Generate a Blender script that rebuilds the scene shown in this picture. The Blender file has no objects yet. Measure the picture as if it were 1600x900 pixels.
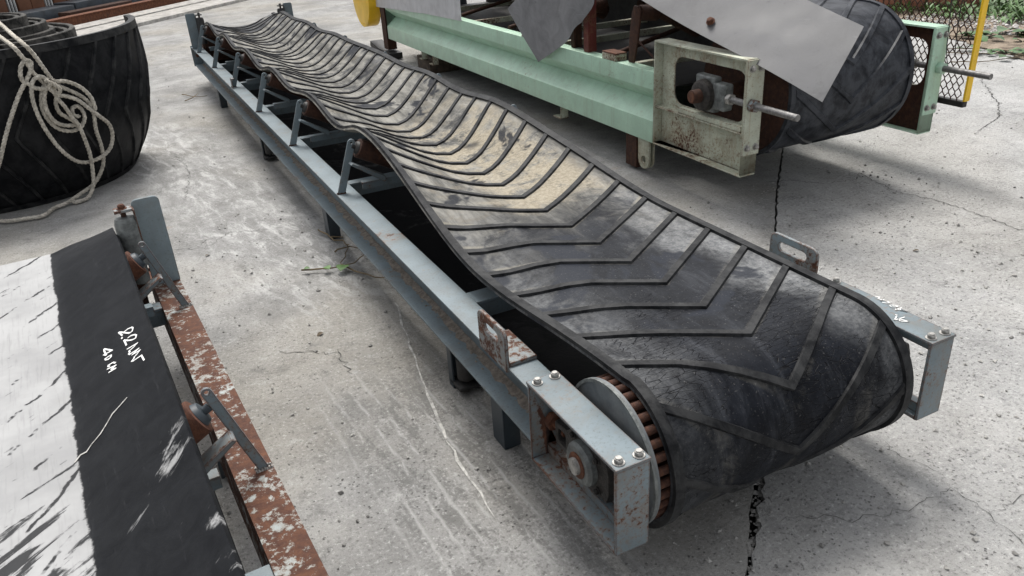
import bpy, bmesh, math, random
from math import sin, cos, pi, radians, sqrt, atan2
from mathutils import Vector, Matrix

random.seed(7)
S = bpy.context.scene
COL = S.collection

# ------------------------------------------------------------------ camera
cam_d = bpy.data.cameras.new('camera'); cam = bpy.data.objects.new('camera', cam_d); COL.objects.link(cam)
cam_d.sensor_width = 36.0; cam_d.lens = 36.0 * 1241.95 / 1600.0; cam_d.clip_start = 0.05; cam_d.clip_end = 400
AZ, PI_, RO = radians(25.3063), radians(26.4534), radians(-3.8145)
fwd = Vector((sin(AZ) * cos(PI_), cos(AZ) * cos(PI_), -sin(PI_)))
rt = fwd.cross(Vector((0, 0, 1))).normalized(); up = rt.cross(fwd)
r2 = rt * cos(RO) + up * sin(RO); u2 = -rt * sin(RO) + up * cos(RO)
M4 = Matrix((r2, u2, -fwd)).transposed().to_4x4(); M4.translation = Vector((-0.8304, -3.5758, 1.6288))
cam.matrix_world = M4; S.camera = cam

# ------------------------------------------------------------------ world, sun, exposure
SUN_EL, SUN_AZ = radians(62), radians(15)       # azimuth from +Y towards +X: light from beyond, shadows fall to the camera
w = bpy.data.worlds.new('World'); S.world = w; w.use_nodes = True
wn = w.node_tree; bg = wn.nodes['Background']
sky = wn.nodes.new('ShaderNodeTexSky'); sky.sky_type = 'NISHITA'; sky.sun_disc = False
sky.sun_elevation = SUN_EL; sky.sun_rotation = SUN_AZ; sky.dust_density = 4.0; sky.air_density = 1.0; sky.ozone_density = 1.0
hs = wn.nodes.new('ShaderNodeHueSaturation'); hs.inputs['Saturation'].default_value = 0.20   # overcast: grey-white sky
wn.links.new(sky.outputs[0], hs.inputs['Color']); wn.links.new(hs.outputs[0], bg.inputs['Color'])
bg.inputs['Strength'].default_value = 0.13
sl = bpy.data.lights.new('sun', 'SUN'); sl.energy = 1.5; sl.angle = radians(20); sl.color = (1.0, 0.97, 0.92)
so = bpy.data.objects.new('sun', sl); COL.objects.link(so)
sd = Vector((sin(SUN_AZ) * cos(SUN_EL), cos(SUN_AZ) * cos(SUN_EL), sin(SUN_EL)))
so.rotation_euler = sd.to_track_quat('Z', 'Y').to_euler(); so.location = sd * 30
S.view_settings.view_transform = 'Standard'; S.view_settings.look = 'None'
S.view_settings.gamma = 1.0; S.view_settings.use_curve_mapping = False
S.view_settings.exposure = 0.72
S.render.engine = 'CYCLES'

# ------------------------------------------------------------------ node helpers
class G:
    def __init__(s, name):
        s.m = bpy.data.materials.new(name); s.m.use_nodes = True
        s.t = s.m.node_tree; s.b = s.t.nodes['Principled BSDF']; s._oc = None
    def put(s, sock, v):
        if hasattr(v, 'is_linked') or isinstance(v, bpy.types.NodeSocket): s.t.links.new(v, sock)
        elif isinstance(v, (tuple, list)) and len(v) == 3 and sock.type == 'RGBA': sock.default_value = (*v, 1)
        else: sock.default_value = v
    def obj(s):
        if not s._oc: s._oc = s.t.nodes.new('ShaderNodeTexCoord')
        return s._oc.outputs['Object']
    def mapv(s, scale=(1, 1, 1), rot=(0, 0, 0), loc=(0, 0, 0), vec=None):
        n = s.t.nodes.new('ShaderNodeMapping'); s.put(n.inputs['Vector'], vec or s.obj())
        n.inputs['Scale'].default_value = scale; n.inputs['Rotation'].default_value = rot; n.inputs['Location'].default_value = loc
        return n.outputs[0]
    def noise(s, scale, detail=4, rough=.55, vec=None, dist=0.0):
        n = s.t.nodes.new('ShaderNodeTexNoise'); s.put(n.inputs['Vector'], vec or s.obj())
        n.inputs['Scale'].default_value = scale; n.inputs['Detail'].default_value = detail
        n.inputs['Roughness'].default_value = rough; n.inputs['Distortion'].default_value = dist
        return n.outputs['Fac']
    def voro(s, scale, feature='F1', vec=None, rnd=1.0):
        n = s.t.nodes.new('ShaderNodeTexVoronoi'); n.feature = feature; s.put(n.inputs['Vector'], vec or s.obj())
        n.inputs['Scale'].default_value = scale; n.inputs['Randomness'].default_value = rnd
        return n.outputs['Distance']
    def xyz(s, vec=None):
        n = s.t.nodes.new('ShaderNodeSeparateXYZ'); s.put(n.inputs[0], vec or s.obj()); return n.outputs
    def comb(s, x, y, z=0.0):
        n = s.t.nodes.new('ShaderNodeCombineXYZ'); s.put(n.inputs[0], x); s.put(n.inputs[1], y); s.put(n.inputs[2], z); return n.outputs[0]
    def ma(s, op, a, b=0.0, c=0.0):
        n = s.t.nodes.new('ShaderNodeMath'); n.operation = op; s.put(n.inputs[0], a); s.put(n.inputs[1], b)
        if op == 'MULTIPLY_ADD': s.put(n.inputs[2], c)
        return n.outputs[0]
    def ss(s, v, lo, hi, a=0.0, b=1.0):
        n = s.t.nodes.new('ShaderNodeMapRange'); n.interpolation_type = 'SMOOTHSTEP'; s.put(n.inputs['Value'], v)
        n.inputs['From Min'].default_value = lo; n.inputs['From Max'].default_value = hi
        n.inputs['To Min'].default_value = a; n.inputs['To Max'].default_value = b; return n.outputs[0]
    def ramp(s, f, stops):
        n = s.t.nodes.new('ShaderNodeValToRGB'); s.put(n.inputs[0], f); e = n.color_ramp.elements
        while len(e) < len(stops): e.new(0.5)
        for i, (p, c) in enumerate(stops):
            e[i].position = p; e[i].color = (*c, 1) if len(c) == 3 else c
        return n.outputs[0]
    def mix(s, f, a, b, mode='MIX'):
        n = s.t.nodes.new('ShaderNodeMix'); n.data_type = 'RGBA'; n.blend_type = mode
        s.put(n.inputs[0], f); s.put(n.inputs[6], a); s.put(n.inputs[7], b); return n.outputs[2]
    def bump(s, h, strength=.5, dist=.01, nrm=None):
        n = s.t.nodes.new('ShaderNodeBump'); s.put(n.inputs['Height'], h); n.inputs['Strength'].default_value = strength
        n.inputs['Distance'].default_value = dist
        if nrm: s.put(n.inputs['Normal'], nrm)
        return n.outputs[0]
    def out(s, col, rough=.7, metal=0.0, nrm=None, spec=None):
        s.put(s.b.inputs['Base Color'], col); s.put(s.b.inputs['Roughness'], rough); s.put(s.b.inputs['Metallic'], metal)
        if nrm is not None: s.put(s.b.inputs['Normal'], nrm)
        if spec is not None: s.put(s.b.inputs['Specular IOR Level'], spec)
        return s.m

RUST = [(.15, (.022, .010, .007)), (.45, (.070, .025, .013)), (.68, (.145, .056, .025)), (.9, (.28, .135, .062))]

def painted(name, col, rust=.3, sc=22, rough=.42, dirt=.35, dirtcol=(.16, .14, .11), drip=0.0, var=.12, edge=0.0, soft=.05, speck=.3):
    g = G(name)
    big = g.noise(2.6, 3, .6); fine = g.noise(sc, 6, .76); mid = g.noise(7, 4, .6); grit = g.noise(120, 3, .7)
    c = g.mix(g.ss(mid, .3, .75), tuple(x * (1 - var) for x in col), tuple(min(1, x * (1 + var)) for x in col))
    c = g.mix(g.ss(grit, .53, .72, 0, speck), c, tuple(x * .45 for x in col))
    c = g.mix(g.ma('MULTIPLY', g.ss(g.noise(5, 5, .72, dist=.6), .42, .78), dirt), c, dirtcol)
    scr = g.ss(g.noise(1.0, 4, .7, g.mapv((60, 9, 34))), .66, .76, 0, .45)
    c = g.mix(scr, c, tuple(min(1, x * 1.5 + .04) for x in col))
    if drip:
        d = g.ss(g.noise(1.0, 4, .65, g.mapv((26, 26, 1.6))), .52, .78)
        c = g.mix(g.ma('MULTIPLY', d, drip), c, (.22, .105, .04))
    t = .80 - .42 * rust
    f = g.ma('ADD', g.ma('MULTIPLY', fine, .60), g.ma('MULTIPLY', big, .40))
    if edge:
        bv = g.t.nodes.new('ShaderNodeBevel'); bv.samples = 3; bv.inputs['Radius'].default_value = .007
        ge = g.t.nodes.new('ShaderNodeNewGeometry'); dp = g.t.nodes.new('ShaderNodeVectorMath'); dp.operation = 'DOT_PRODUCT'
        g.t.links.new(bv.outputs[0], dp.inputs[0]); g.t.links.new(ge.outputs['True Normal'], dp.inputs[1])
        f = g.ma('ADD', f, g.ma('MULTIPLY', g.ss(dp.outputs['Value'], .995, .86), edge))
    m = g.ss(f, t - .12, t - .12 + soft)
    stain = g.ss(f, t - .19, t - .10, 0, .45)
    rc = g.ramp(g.ma('ADD', g.ma('MULTIPLY', g.noise(38, 5, .75), .75), g.ma('MULTIPLY', mid, .25)), RUST)
    c = g.mix(stain, c, (.20, .115, .06))
    c = g.mix(m, c, rc)
    h = g.ma('ADD', g.ma('MULTIPLY', m, -.5), g.ma('MULTIPLY', grit, g.ma('MULTIPLY_ADD', m, .6, .15)))
    return g.out(c, g.ss(m, 0, 1, rough, .85), 0.0, g.bump(h, .55, .004))

def rusty(name, dark=1.0, sc=40):
    g = G(name)
    c = g.ramp(g.noise(sc, 8, .7), [(p, tuple(x * dark for x in k)) for p, k in RUST])
    c = g.mix(g.ss(g.noise(9, 4, .6), .55, .8, 0, .5), c, (.035, .028, .025))
    return g.out(c, .85, 0.0, g.bump(g.noise(110, 6, .7), .6, .004))

def simple(name, col, rough=.7, metal=0.0, sc=30, var=.3, bs=.3, bd=.003, dust=0.0, dustcol=(.35, .32, .28)):
    g = G(name)
    c = g.mix(g.ss(g.noise(sc, 6, .65), .3, .7), tuple(x * (1 - var) for x in col), tuple(min(1, x * (1 + var)) for x in col))
    if dust: c = g.mix(g.ma('MULTIPLY', g.ss(g.noise(6, 8, .7), .35, .75), dust), c, dustcol)
    return g.out(c, rough, metal, g.bump(g.noise(sc * 3, 5, .65), bs, bd))

BLUE = (.158, .200, .220)
M_blue = painted('blue_grey_paint', BLUE, .12, 34, .58, .6, (.115, .105, .085), edge=.10, speck=.6)
M_bluep = painted('blue_grey_paint_chipped', BLUE, .17, 45, .6, .6, (.15, .12, .085), edge=.22, speck=.6)
M_bluer = painted('blue_grey_paint_worn', BLUE, .30, 60, .5, .5, (.20, .15, .10), edge=.18, speck=.5)
M_bluerr = painted('blue_grey_paint_corroded', (.22, .27, .29), .45, 42, .55, .5, edge=.12)
M_rail = painted('pale_paint_flaking_rust', (.36, .41, .41), 0.505, 36, .65, .5, (.18, .105, .06), var=.2, soft=.035, speck=.6)
M_plate = painted('pale_blue_grey_plate_paint', (.23, .29, .315), .10, 34, .5, .4, (.15, .135, .11), edge=.14, speck=.4)
M_dblue = painted('dark_blue_paint', (.030, .042, .052), .16, 22, .5, .4, (.10, .09, .08))
M_rust = rusty('brown_rust', 1.15)
M_cage = rusty('cage_bar_rust', .72, 70)
M_rust2 = rusty('orange_rust', 1.7, 25)
M_drust = rusty('dark_rust', .55)
M_mint = painted('mint_green_paint', (.44, .635, .49), .09, 30, .42, .30, (.27, .34, .24), drip=.28, var=.08)
M_mintd = painted('weathered_mint_paint', (.46, .485, .385), .29, 60, .6, .8, (.19, .15, .085), drip=.6, var=.2, edge=.13, speck=.75)
M_mintf = painted('weathered_mint_flange_paint', (.46, .485, .385), .27, 48, .6, .8, (.19, .15, .085), drip=.6, var=.2, speck=.75)
M_mintb = painted('worn_mint_bracket_paint', (.44, .47, .38), .24, 60, .55, .5, (.27, .18, .08), drip=.85, edge=.2, speck=.6)
M_yel = painted('yellow_paint', (.86, .53, .015), .08, 20, .38, .25, (.30, .17, .03), var=.08)
M_bolt = simple('zinc_bolt', (.34, .33, .31), .5, .6, 60, .4, .3, .001)
M_steel = simple('grey_threaded_steel', (.20, .195, .19), .5, .6, 60, .3, .4, .001)
M_grease = simple('greasy_cast_iron', (.030, .026, .023), .45, .3, 45, .6, .7, .006)
M_iron = simple('worn_cast_iron', (.16, .17, .165), .55, .4, 35, .4, .6, .004)
M_disc = simple('grey_disc_paint', (.085, .10, .11), .6, 0, 20, .2, .3, .002, .35, (.38, .37, .35))
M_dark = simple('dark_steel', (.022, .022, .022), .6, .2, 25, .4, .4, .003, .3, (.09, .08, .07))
M_wood = simple('weathered_timber', (.075, .055, .040), .85, 0, 18, .45, .7, .006)
M_white = simple('white_marker_paint', (.80, .80, .78), .6, 0, 60, .05, .1, .0005)

def galv():
    g = G('galvanised_sheet')
    v = g.noise(5, 6, .6, dist=1.2); st = g.noise(3.0, 6, .65, g.mapv((9, 9, 1.2)), dist=.5)
    c = g.mix(g.ss(v, .3, .7), (.46, .46, .47), (.60, .60, .61))
    c = g.mix(g.ss(st, .45, .75, 0, .45), c, (.74, .74, .75))
    c = g.mix(g.ss(g.noise(11, 9, .75, dist=.8), .62, .76, 0, .6), c, (.24, .24, .245))
    return g.out(c, g.ss(v, .2, .8, .42, .62), .1, g.bump(g.noise(2.2, 3, .5), .25, .02))
M_galv = galv()
def galv2(name, k):
    g = G(name)
    v = g.noise(6, 7, .65, dist=.8)
    c = g.mix(g.ss(v, .3, .72), tuple(.17 * k * q for q in (1, 1, 1.03)), tuple(.27 * k * q for q in (1, 1, 1.03)))
    c = g.mix(g.ss(g.noise(1.0, 5, .75, g.mapv((5, 5, 60), (.3, .5, .2))), .60, .70, 0, .5), c, (.34 * k, .34 * k, .35 * k))
    c = g.mix(g.ss(g.noise(30, 5, .8), .60, .70, 0, .4), c, (.08 * k, .08 * k, .085 * k))
    c = g.mix(g.ss(g.noise(10, 6, .75), .58, .74, 0, .55), c, (.09 * k, .09 * k, .095 * k))
    return g.out(c, g.ss(v, .3, .7, .42, .6), .08, g.bump(g.noise(2.4, 2, .45), .30, .05))
M_galv2 = galv2('dull_zinc_sheet', 1.0); M_galv3 = galv2('flat_zinc_sheet', .50)

def rubber_belt():
    g = G('dusty_black_rubber')
    x, y, z = g.xyz()
    n1 = g.noise(3.1, 5, .68, dist=.7); n2 = g.noise(9, 6, .74, dist=.4); n3 = g.noise(70, 4, .78)
    drag = g.noise(1.0, 6, .74, g.mapv((15, 3.0, 3)), dist=.4)
    ax = g.ma('ABSOLUTE', x); au = g.ma('ADD', ax, g.ma('MULTIPLY', g.ma('MAXIMUM', g.ma('SUBTRACT', ax, .13), 0.0), .12))
    pc = g.ma('MULTIPLY', g.ma('ADD', g.ma('SUBTRACT', y, g.ma('MULTIPLY', au, .667)), 2.192), 5.4054)
    fr = g.ma('FRACT', pc)
    wn_ = g.t.nodes.new('ShaderNodeTexWhiteNoise'); wn_.noise_dimensions = '1D'; g.put(wn_.inputs['W'], g.ma('FLOOR', pc)); pid = wn_.outputs['Value']
    pj = g.ma('MULTIPLY', g.ma('SUBTRACT', pid, .5), .26)          # every panel between two ribs carries a different amount of dust
    c = g.mix(g.ss(n2, .32, .72), (.0035, .0042, .0065), (.013, .015, .020))
    c = g.mix(g.ss(drag, .48, .76, 0, .6), c, (.062, .066, .076))  # pale drag streaks, raised to paint a grey sheen on the rubber
    # grey dust over the right band; thinner dust and painted grey sheen at left edge near head
    rt_ = g.ss(g.ma('ADD', x, g.ma('ADD', g.ma('MULTIPLY', g.ma('SUBTRACT', n1, .5), .42), g.ma('MULTIPLY', pj, .5))), .12, .30)
    lf_ = g.ss(g.ma('ADD', x, g.ma('MULTIPLY', g.ma('SUBTRACT', n1, .5), .3)), -.16, -.40, 0, .6)
    sc = g.ma('MULTIPLY', g.ma('MAXIMUM', rt_, lf_), g.ss(g.ma('ADD', n2, g.ma('MULTIPLY', drag, .45)), .42, .86))
    sc = g.ma('MULTIPLY', sc, g.ss(y, -2.50, -1.95, .35, 1.0))
    c = g.mix(g.ma('MULTIPLY', sc, .9), c, g.mix(g.ss(n3, .35, .65), (.13, .134, .138), (.26, .263, .262)))
    along = g.ss(g.ma('ADD', y, g.ma('MULTIPLY', g.ma('SUBTRACT', n1, .5), 1.1)), -1.55, -.70)
    far = g.ss(y, 3.2, 5.4, 0, .18)
    dm = g.ma('MULTIPLY', along, g.ss(g.ma('ADD', g.ma('SUBTRACT', g.ma('ADD', n2, g.ma('MULTIPLY', n1, .7)), far), pj), .58, .80))
    dc = g.mix(g.ss(drag, .32, .68), (.10, .098, .09), (.33, .318, .285))
    dc = g.mix(g.ss(g.noise(5.5, 5, .72, g.mapv((1, 1, 1), (0, 0, 0), (9, 3, 1))), .52, .66, 0, .45), dc, (.22, .185, .135))
    c = g.mix(g.ma('MULTIPLY', dm, .9), c, dc)
    wob = g.ma('MULTIPLY', g.ma('SUBTRACT', n1, .5), 1.0)
    ty = g.ma('MULTIPLY', g.ss(g.ma('ADD', y, g.ma('MULTIPLY', wob, .6)), -1.12, -.92), g.ss(g.ma('ADD', y, g.ma('MULTIPLY', wob, 3.0)), .9, -.05))
    tx = g.ma('MULTIPLY', g.ss(g.ma('ADD', x, g.ma('MULTIPLY', wob, .6)), -.20, -.04), g.ss(x, .36, .27))
    tn = g.ma('MULTIPLY', ty, g.ma('MULTIPLY', tx, g.ss(g.ma('ADD', g.ma('ADD', n2, pj), g.ma('MULTIPLY', n3, .25)), .50, .70)))
    c = g.mix(g.ma('MULTIPLY', tn, .92), c, g.mix(g.ss(n3, .3, .7), (.25, .215, .155), (.42, .375, .295)))
    # dirt packed against the foot of each rib
    pk = g.ma('MAXIMUM', g.ss(fr, .86, .93), g.ss(fr, .14, .07))
    pk = g.ma('MULTIPLY', pk, g.ma('MULTIPLY', g.ss(n2, .40, .62), g.ss(y, -1.95, -1.0, .18, .75)))
    c = g.mix(pk, c, (.27, .25, .205))
    wet = g.ma('MULTIPLY', g.ss(g.ma('ADD', g.noise(2.3, 4, .6, g.mapv((1, 1, 1), (0, 0, 0), (3.1, .7, 0)), dist=.8), g.ma('MULTIPLY', pj, .3)), .58, .63), .88)
    c = g.mix(wet, c, (.016, .019, .027))
    c = g.mix(g.ss(g.noise(150, 2, .7), .62, .75, 0, .3), c, (.26, .25, .235))
    fine = g.ss(g.voro(34, 'DISTANCE_TO_EDGE', g.mapv((.55, 2.2, 1.6), (0, 0, .25))), .0, .035)
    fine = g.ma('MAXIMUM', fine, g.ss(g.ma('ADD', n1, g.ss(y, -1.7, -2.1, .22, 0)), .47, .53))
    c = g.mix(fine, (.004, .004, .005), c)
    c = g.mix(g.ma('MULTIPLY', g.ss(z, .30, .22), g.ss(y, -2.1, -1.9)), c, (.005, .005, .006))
    h = g.ma('ADD', g.ma('MULTIPLY', fine, .5), g.ma('ADD', g.ma('MULTIPLY', n2, .6), g.ma('MULTIPLY', n3, .25)))
    return g.out(c, g.ss(dm, 0, 1, .48, .85), 0, g.bump(h, .6, .006), .10)
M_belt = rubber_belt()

def rubber(name, base=(.017, .019, .022), dust=.25, dcol=(.20, .195, .18), rough=.55, spec=.14):
    g = G(name)
    n2 = g.noise(11, 5, .7, dist=.5); dr = g.noise(1.0, 7, .7, g.mapv((22, 4, 9)))
    c = g.mix(g.ss(n2, .3, .75), tuple(v * .7 for v in base), tuple(v * 1.6 for v in base))
    c = g.mix(g.ma('MULTIPLY', g.ss(g.ma('ADD', n2, g.ma('MULTIPLY', dr, .6)), .62, 1.0), dust), c, dcol)
    c = g.mix(g.ss(g.noise(130, 3, .7), .64, .74, 0, dust), c, dcol)
    return g.out(c, rough, 0, g.bump(g.ma('ADD', n2, g.ma('MULTIPLY', g.noise(80, 4, .6), .4)), .4, .004), spec)
M_cleat = rubber('cleat_rubber', (.007, .0075, .009), .45, (.075, .075, .073))
M_coil = rubber('coil_rubber', (.006, .0065, .008), .22, (.05, .049, .047), .5)
M_coilc = rubber('coil_rib_rubber', (.009, .0095, .011), .5, (.07, .069, .066), .55)
M_coiltop = rubber('coil_edge_rubber', (.016, .016, .015), .6, (.17, .16, .145), .75)
M_gbelt = rubber('drum_belt_rubber', (.016, .018, .023), .55, (.085, .09, .10), .45)

def white_belt():
    g = G('plaster_smeared_rubber')
    x, y, z = g.xyz()
    n1 = g.noise(2.6, 5, .65); n2 = g.noise(13, 6, .75, dist=.6); weave = g.noise(1.0, 5, .6, g.mapv((120, 8, 8)))
    blk = g.mix(g.ss(n2, .3, .75), (.004, .0045, .006), (.012, .013, .015))
    blk = g.mix(g.ss(g.noise(1.0, 5, .75, g.mapv((70, 6, 25))), .58, .82, 0, .45), blk, (.065, .065, .07))
    blk = g.mix(g.ss(g.noise(7, 5, .75, dist=.8), .58, .78, 0, .3), blk, (.035, .035, .037))
    blk = g.mix(g.ss(g.noise(70, 6, .75), .66, .76, 0, .35), blk, (.14, .14, .14))
    # white plaster-like coat on the flat middle and far wing, ragged border
    edge = g.ma('ADD', x, g.ma('MULTIPLY', g.ma('SUBTRACT', g.noise(9, 5, .75), .5), .034))
    wm = g.ss(edge, .136, .130)
    # diagonal scrapes through the coat, denser towards the near end
    dv = g.mapv((1.0, 1.0, 1.0), (0, 0, radians(-37)))
    sx, sy, sz = g.xyz(dv)
    scr = g.noise(1.0, 4, .62, g.comb(g.ma('MULTIPLY', sx, 5.0), g.ma('MULTIPLY', sy, 30.0)), dist=.5)
    near = g.ss(y, 4.15, 3.55, 0, .17)
    scm = g.ss(g.ma('ADD', g.ma('ADD', scr, near), g.ma('MULTIPLY', g.ma('SUBTRACT', n2, .5), .26)), .64, .72)
    # rows of worn ribs showing through the coat
    ph = g.ma('ADD', g.ma('MULTIPLY', g.ma('SUBTRACT', y, g.ma('MULTIPLY', x, 1.2)), 5.75), g.ma('ADD', g.ma('MULTIPLY', n1, .9), g.ma('MULTIPLY', n2, .16)))
    fr_ = g.ma('ABSOLUTE', g.ma('SUBTRACT', g.ma('FRACT', ph), .5))
    rib = g.ma('MULTIPLY', g.ss(fr_, .055, .025), g.ss(g.ma('ADD', g.noise(5.5, 4, .75, g.mapv((1, 1, 1), (0, 0, 0), (2.2, 0, 0))), g.ma('MULTIPLY', g.ss(x, -.10, .11), .16)), .60, .66))
    scm = g.ma('MAXIMUM', scm, rib)
    wm = g.ma('MULTIPLY', wm, g.ma('SUBTRACT', 1.0, g.ma('MULTIPLY', scm, .93)))
    wc = g.mix(g.ss(n1, .3, .7), (.31, .31, .31), (.43, .43, .427))
    wc = g.mix(g.ss(weave, .50, .75, 0, .45), wc, (.23, .23, .23))
    wc = g.mix(g.ss(g.noise(5, 7, .7), .60, .75, 0, .4), wc, (.30, .285, .25))
    # smears on the dark wing
    sm = g.noise(1.0, 8, .65, g.comb(g.ma('MULTIPLY', sx, 4.5), g.ma('MULTIPLY', sy, 13.0), 4.2), dist=.4)
    smm = g.ma('MULTIPLY', g.ss(sm, .585, .655), g.ss(y, 3.98, 3.80))
    m = g.ma('MAXIMUM', wm, g.ma('MULTIPLY', smm, .8))
    c = g.mix(m, blk, wc)
    h = g.ma('ADD', g.ma('ADD', g.ma('MULTIPLY', m, .6), g.ma('MULTIPLY', n2, .3)), g.ma('MULTIPLY', g.noise(1.0, 2, .5, g.mapv((3.0, 6.5, 3), (0, 0, .5))), 3.5))
    return g.out(c, g.ss(m, 0, 1, .5, .8), 0, g.bump(h, .6, .005), .13)
M_wbelt = white_belt()

def concrete(name, a, b, tan, tracks, coarse):
    g = G(name)
    x, y, z = g.xyz()
    n0 = g.noise(.45, 4, .6); n1 = g.noise(1.6, 5, .66, dist=.4); n2 = g.noise(9, 6, .75); n3 = g.noise(62 if coarse else 75, 5, .8); n4 = g.noise(190, 2, .7)
    c = g.mix(g.ss(n1, .3, .7), a, b)
    c = g.mix(g.ss(n0, .44, .62, 0, tan), c, (.36, .32, .245))
    c = g.mix(g.ss(n2, .50, .72, 0, .55), c, tuple(v * .52 for v in a))
    c = g.mix(g.ss(n2, .46, .28, 0, .55), c, tuple(min(1, v * 1.30) for v in b))
    c = g.mix(g.ss(n3, .53, .66, 0, .80 if coarse else .55), c, tuple(v * .30 for v in a))
    c = g.mix(g.ss(n3, .45, .33, 0, .75 if coarse else .55), c, (.66, .655, .635))
    pit = g.ma('MULTIPLY', g.ss(g.voro(48), .20, .11), g.ss(g.noise(6, 3, .6), .44, .58))
    c = g.mix(g.ma('MULTIPLY', pit, .55), c, (.06, .058, .055))
    c = g.mix(g.ss(n4, .58, .70, 0, .45), c, (.10, .098, .092))
    h = g.ma('ADD', g.ma('MULTIPLY', n2, .5), g.ma('ADD', g.ma('MULTIPLY', n3, .8), g.ma('MULTIPLY', pit, -.7)))
    if tracks:
        # tyre scuffs beside the head end: ragged dark rubber rows with pale ploughed ridges between
        q = g.ma('ADD', x, g.ma('ADD', g.ma('MULTIPLY', y, .05), g.ma('MULTIPLY', g.ma('SUBTRACT', n1, .5), .05)))
        br = g.noise(1.0, 5, .76, g.comb(g.ma('MULTIPLY', q, 16.0), g.ma('MULTIPLY', y, 3.5)), dist=.25)
        rid = g.ma('ABSOLUTE', g.ma('SUBTRACT', g.ma('FRACT', g.ma('ADD', g.ma('MULTIPLY', q, 16.0), g.ma('MULTIPLY', br, .40))), .5))
        ln = g.ma('MULTIPLY', g.ss(g.ma('ADD', rid, g.ma('MULTIPLY', g.ma('SUBTRACT', n3, .5), .30)), .34, .50), g.ss(g.ma('ADD', br, g.ma('MULTIPLY', g.ma('SUBTRACT', n2, .5), .4)), .44, .56))
        dkp = g.ss(g.ma('ADD', g.noise(1.0, 5, .78, g.comb(g.ma('MULTIPLY', q, 9.0), g.ma('MULTIPLY', y, 3.0), 3.0)), g.ma('MULTIPLY', g.ma('SUBTRACT', n3, .5), .5)), .47, .58)
        msk = g.ma('MULTIPLY', g.ss(q, -.60, -.42), g.ss(q, .12, -.06))
        msk = g.ma('MULTIPLY', msk, g.ma('MULTIPLY', g.ss(y, -2.9, -2.0), g.ss(g.ma('ADD', y, g.ma('MULTIPLY', n2, .5)), -.55, -1.0)))
        c = g.mix(g.ma('MULTIPLY', msk, g.ma('MULTIPLY', dkp, .55)), c, (.12, .118, .112))
        c = g.mix(g.ma('MULTIPLY', msk, g.ma('MULTIPLY', ln, .50)), c, (.50, .495, .48))
        # scuffed dusty lane further back
        q2 = g.ma('ADD', x, g.ma('MULTIPLY', y, .15))
        l2 = g.noise(1.0, 5, .78, g.comb(g.ma('MULTIPLY', q2, 13.0), g.ma('MULTIPLY', y, 4.0), 2.0), dist=.5)
        m2 = g.ma('MULTIPLY', g.ma('MULTIPLY', g.ss(q2, -.70, -.30), g.ss(q2, .32, .0)), g.ma('MULTIPLY', g.ss(y, -.8, .1), g.ss(y, 4.8, 3.4)))
        c = g.mix(g.ma('MULTIPLY', m2, g.ss(l2, .46, .68, 0, .75)), c, (.60, .595, .58))
        c = g.mix(g.ma('MULTIPLY', m2, g.ss(l2, .46, .32, 0, .55)), c, (.19, .185, .175))
        dk = g.ma('MULTIPLY', g.ss(g.noise(.9, 5, .65, g.mapv((1, 1, 1), (0, 0, 0), (5, 2, 0))), .52, .66), .34)
        c = g.mix(dk, c, (.16, .158, .152))
        rs = g.ss(g.noise(1.9, 4, .6, g.mapv((1, 1, 1), (0, 0, 0), (1, 7, 0))), .66, .74, 0, .35)
        c = g.mix(rs, c, (.28, .18, .11))
    return g.out(c, .92, 0, g.bump(h, .9, .012 if coarse else .008), .25)
M_conL = concrete('worn_concrete', (.225, .222, .214), (.375, .371, .36), .30, True, False)
M_conR = concrete('coarse_concrete', (.33, .328, .32), (.47, .466, .455), .18, False, True)
M_soil = simple('bare_soil', (.20, .155, .11), .95, 0, 6, .45, .9, .03, .5, (.36, .30, .24))
M_under = simple('joint_dirt', (.035, .033, .030), .95, 0, 40, .5, .8, .01)
M_crack = simple('crack_dark', (.045, .043, .040), .95, 0, 60, .3, .2, .001)  # dark grey tone of the thin crack ribbons
M_grout = simple('pale_cement_trail', (.42, .41, .385), .9, 0, 30, .5, .5, .003)
M_peb = simple('pebble_stone', (.33, .32, .30), .9, 0, 2.5, .6, .4, .002)
M_dirt = simple('rail_dirt', (.20, .17, .14), .95, 0, 50, .4, .8, .004)
M_kerb = simple('kerb_concrete', (.40, .385, .36), .92, 0, 9, .3, .6, .006, .4, (.25, .23, .2))
M_brown = simple('brown_cladding', (.165, .070, .036), .6, 0, 3, .25, .2, .003)
M_navy = simple('navy_steel', (.026, .036, .048), .5, 0, 5, .4, .3, .004, .35, (.10, .11, .12))
M_bar = simple('white_bars', (.70, .70, .68), .5, 0, 10, .1)
M_red = simple('red_brown_sheet', (.32, .115, .065), .75, 0, 5, .35, .3, .004, .3, (.34, .25, .19))
M_rope = simple('old_white_rope', (.52, .485, .42), .9, 0, 45, .40, .6, .003, .5, (.30, .26, .20))
M_leaf = simple('green_leaf', (.085, .165, .045), .55, 0, 6, .45)
M_dleaf = simple('dry_leaf', (.10, .075, .045), .8, 0, 9, .4)
M_stem = simple('dry_stem', (.16, .12, .07), .85, 0, 12, .4)
M_gleaf = simple('creeper_leaf', (.055, .12, .035), .55, 0, 8, .5)
M_gravel = simple('pale_gravel', (.42, .40, .38), .9, 0, 3.0, .6)

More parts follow.
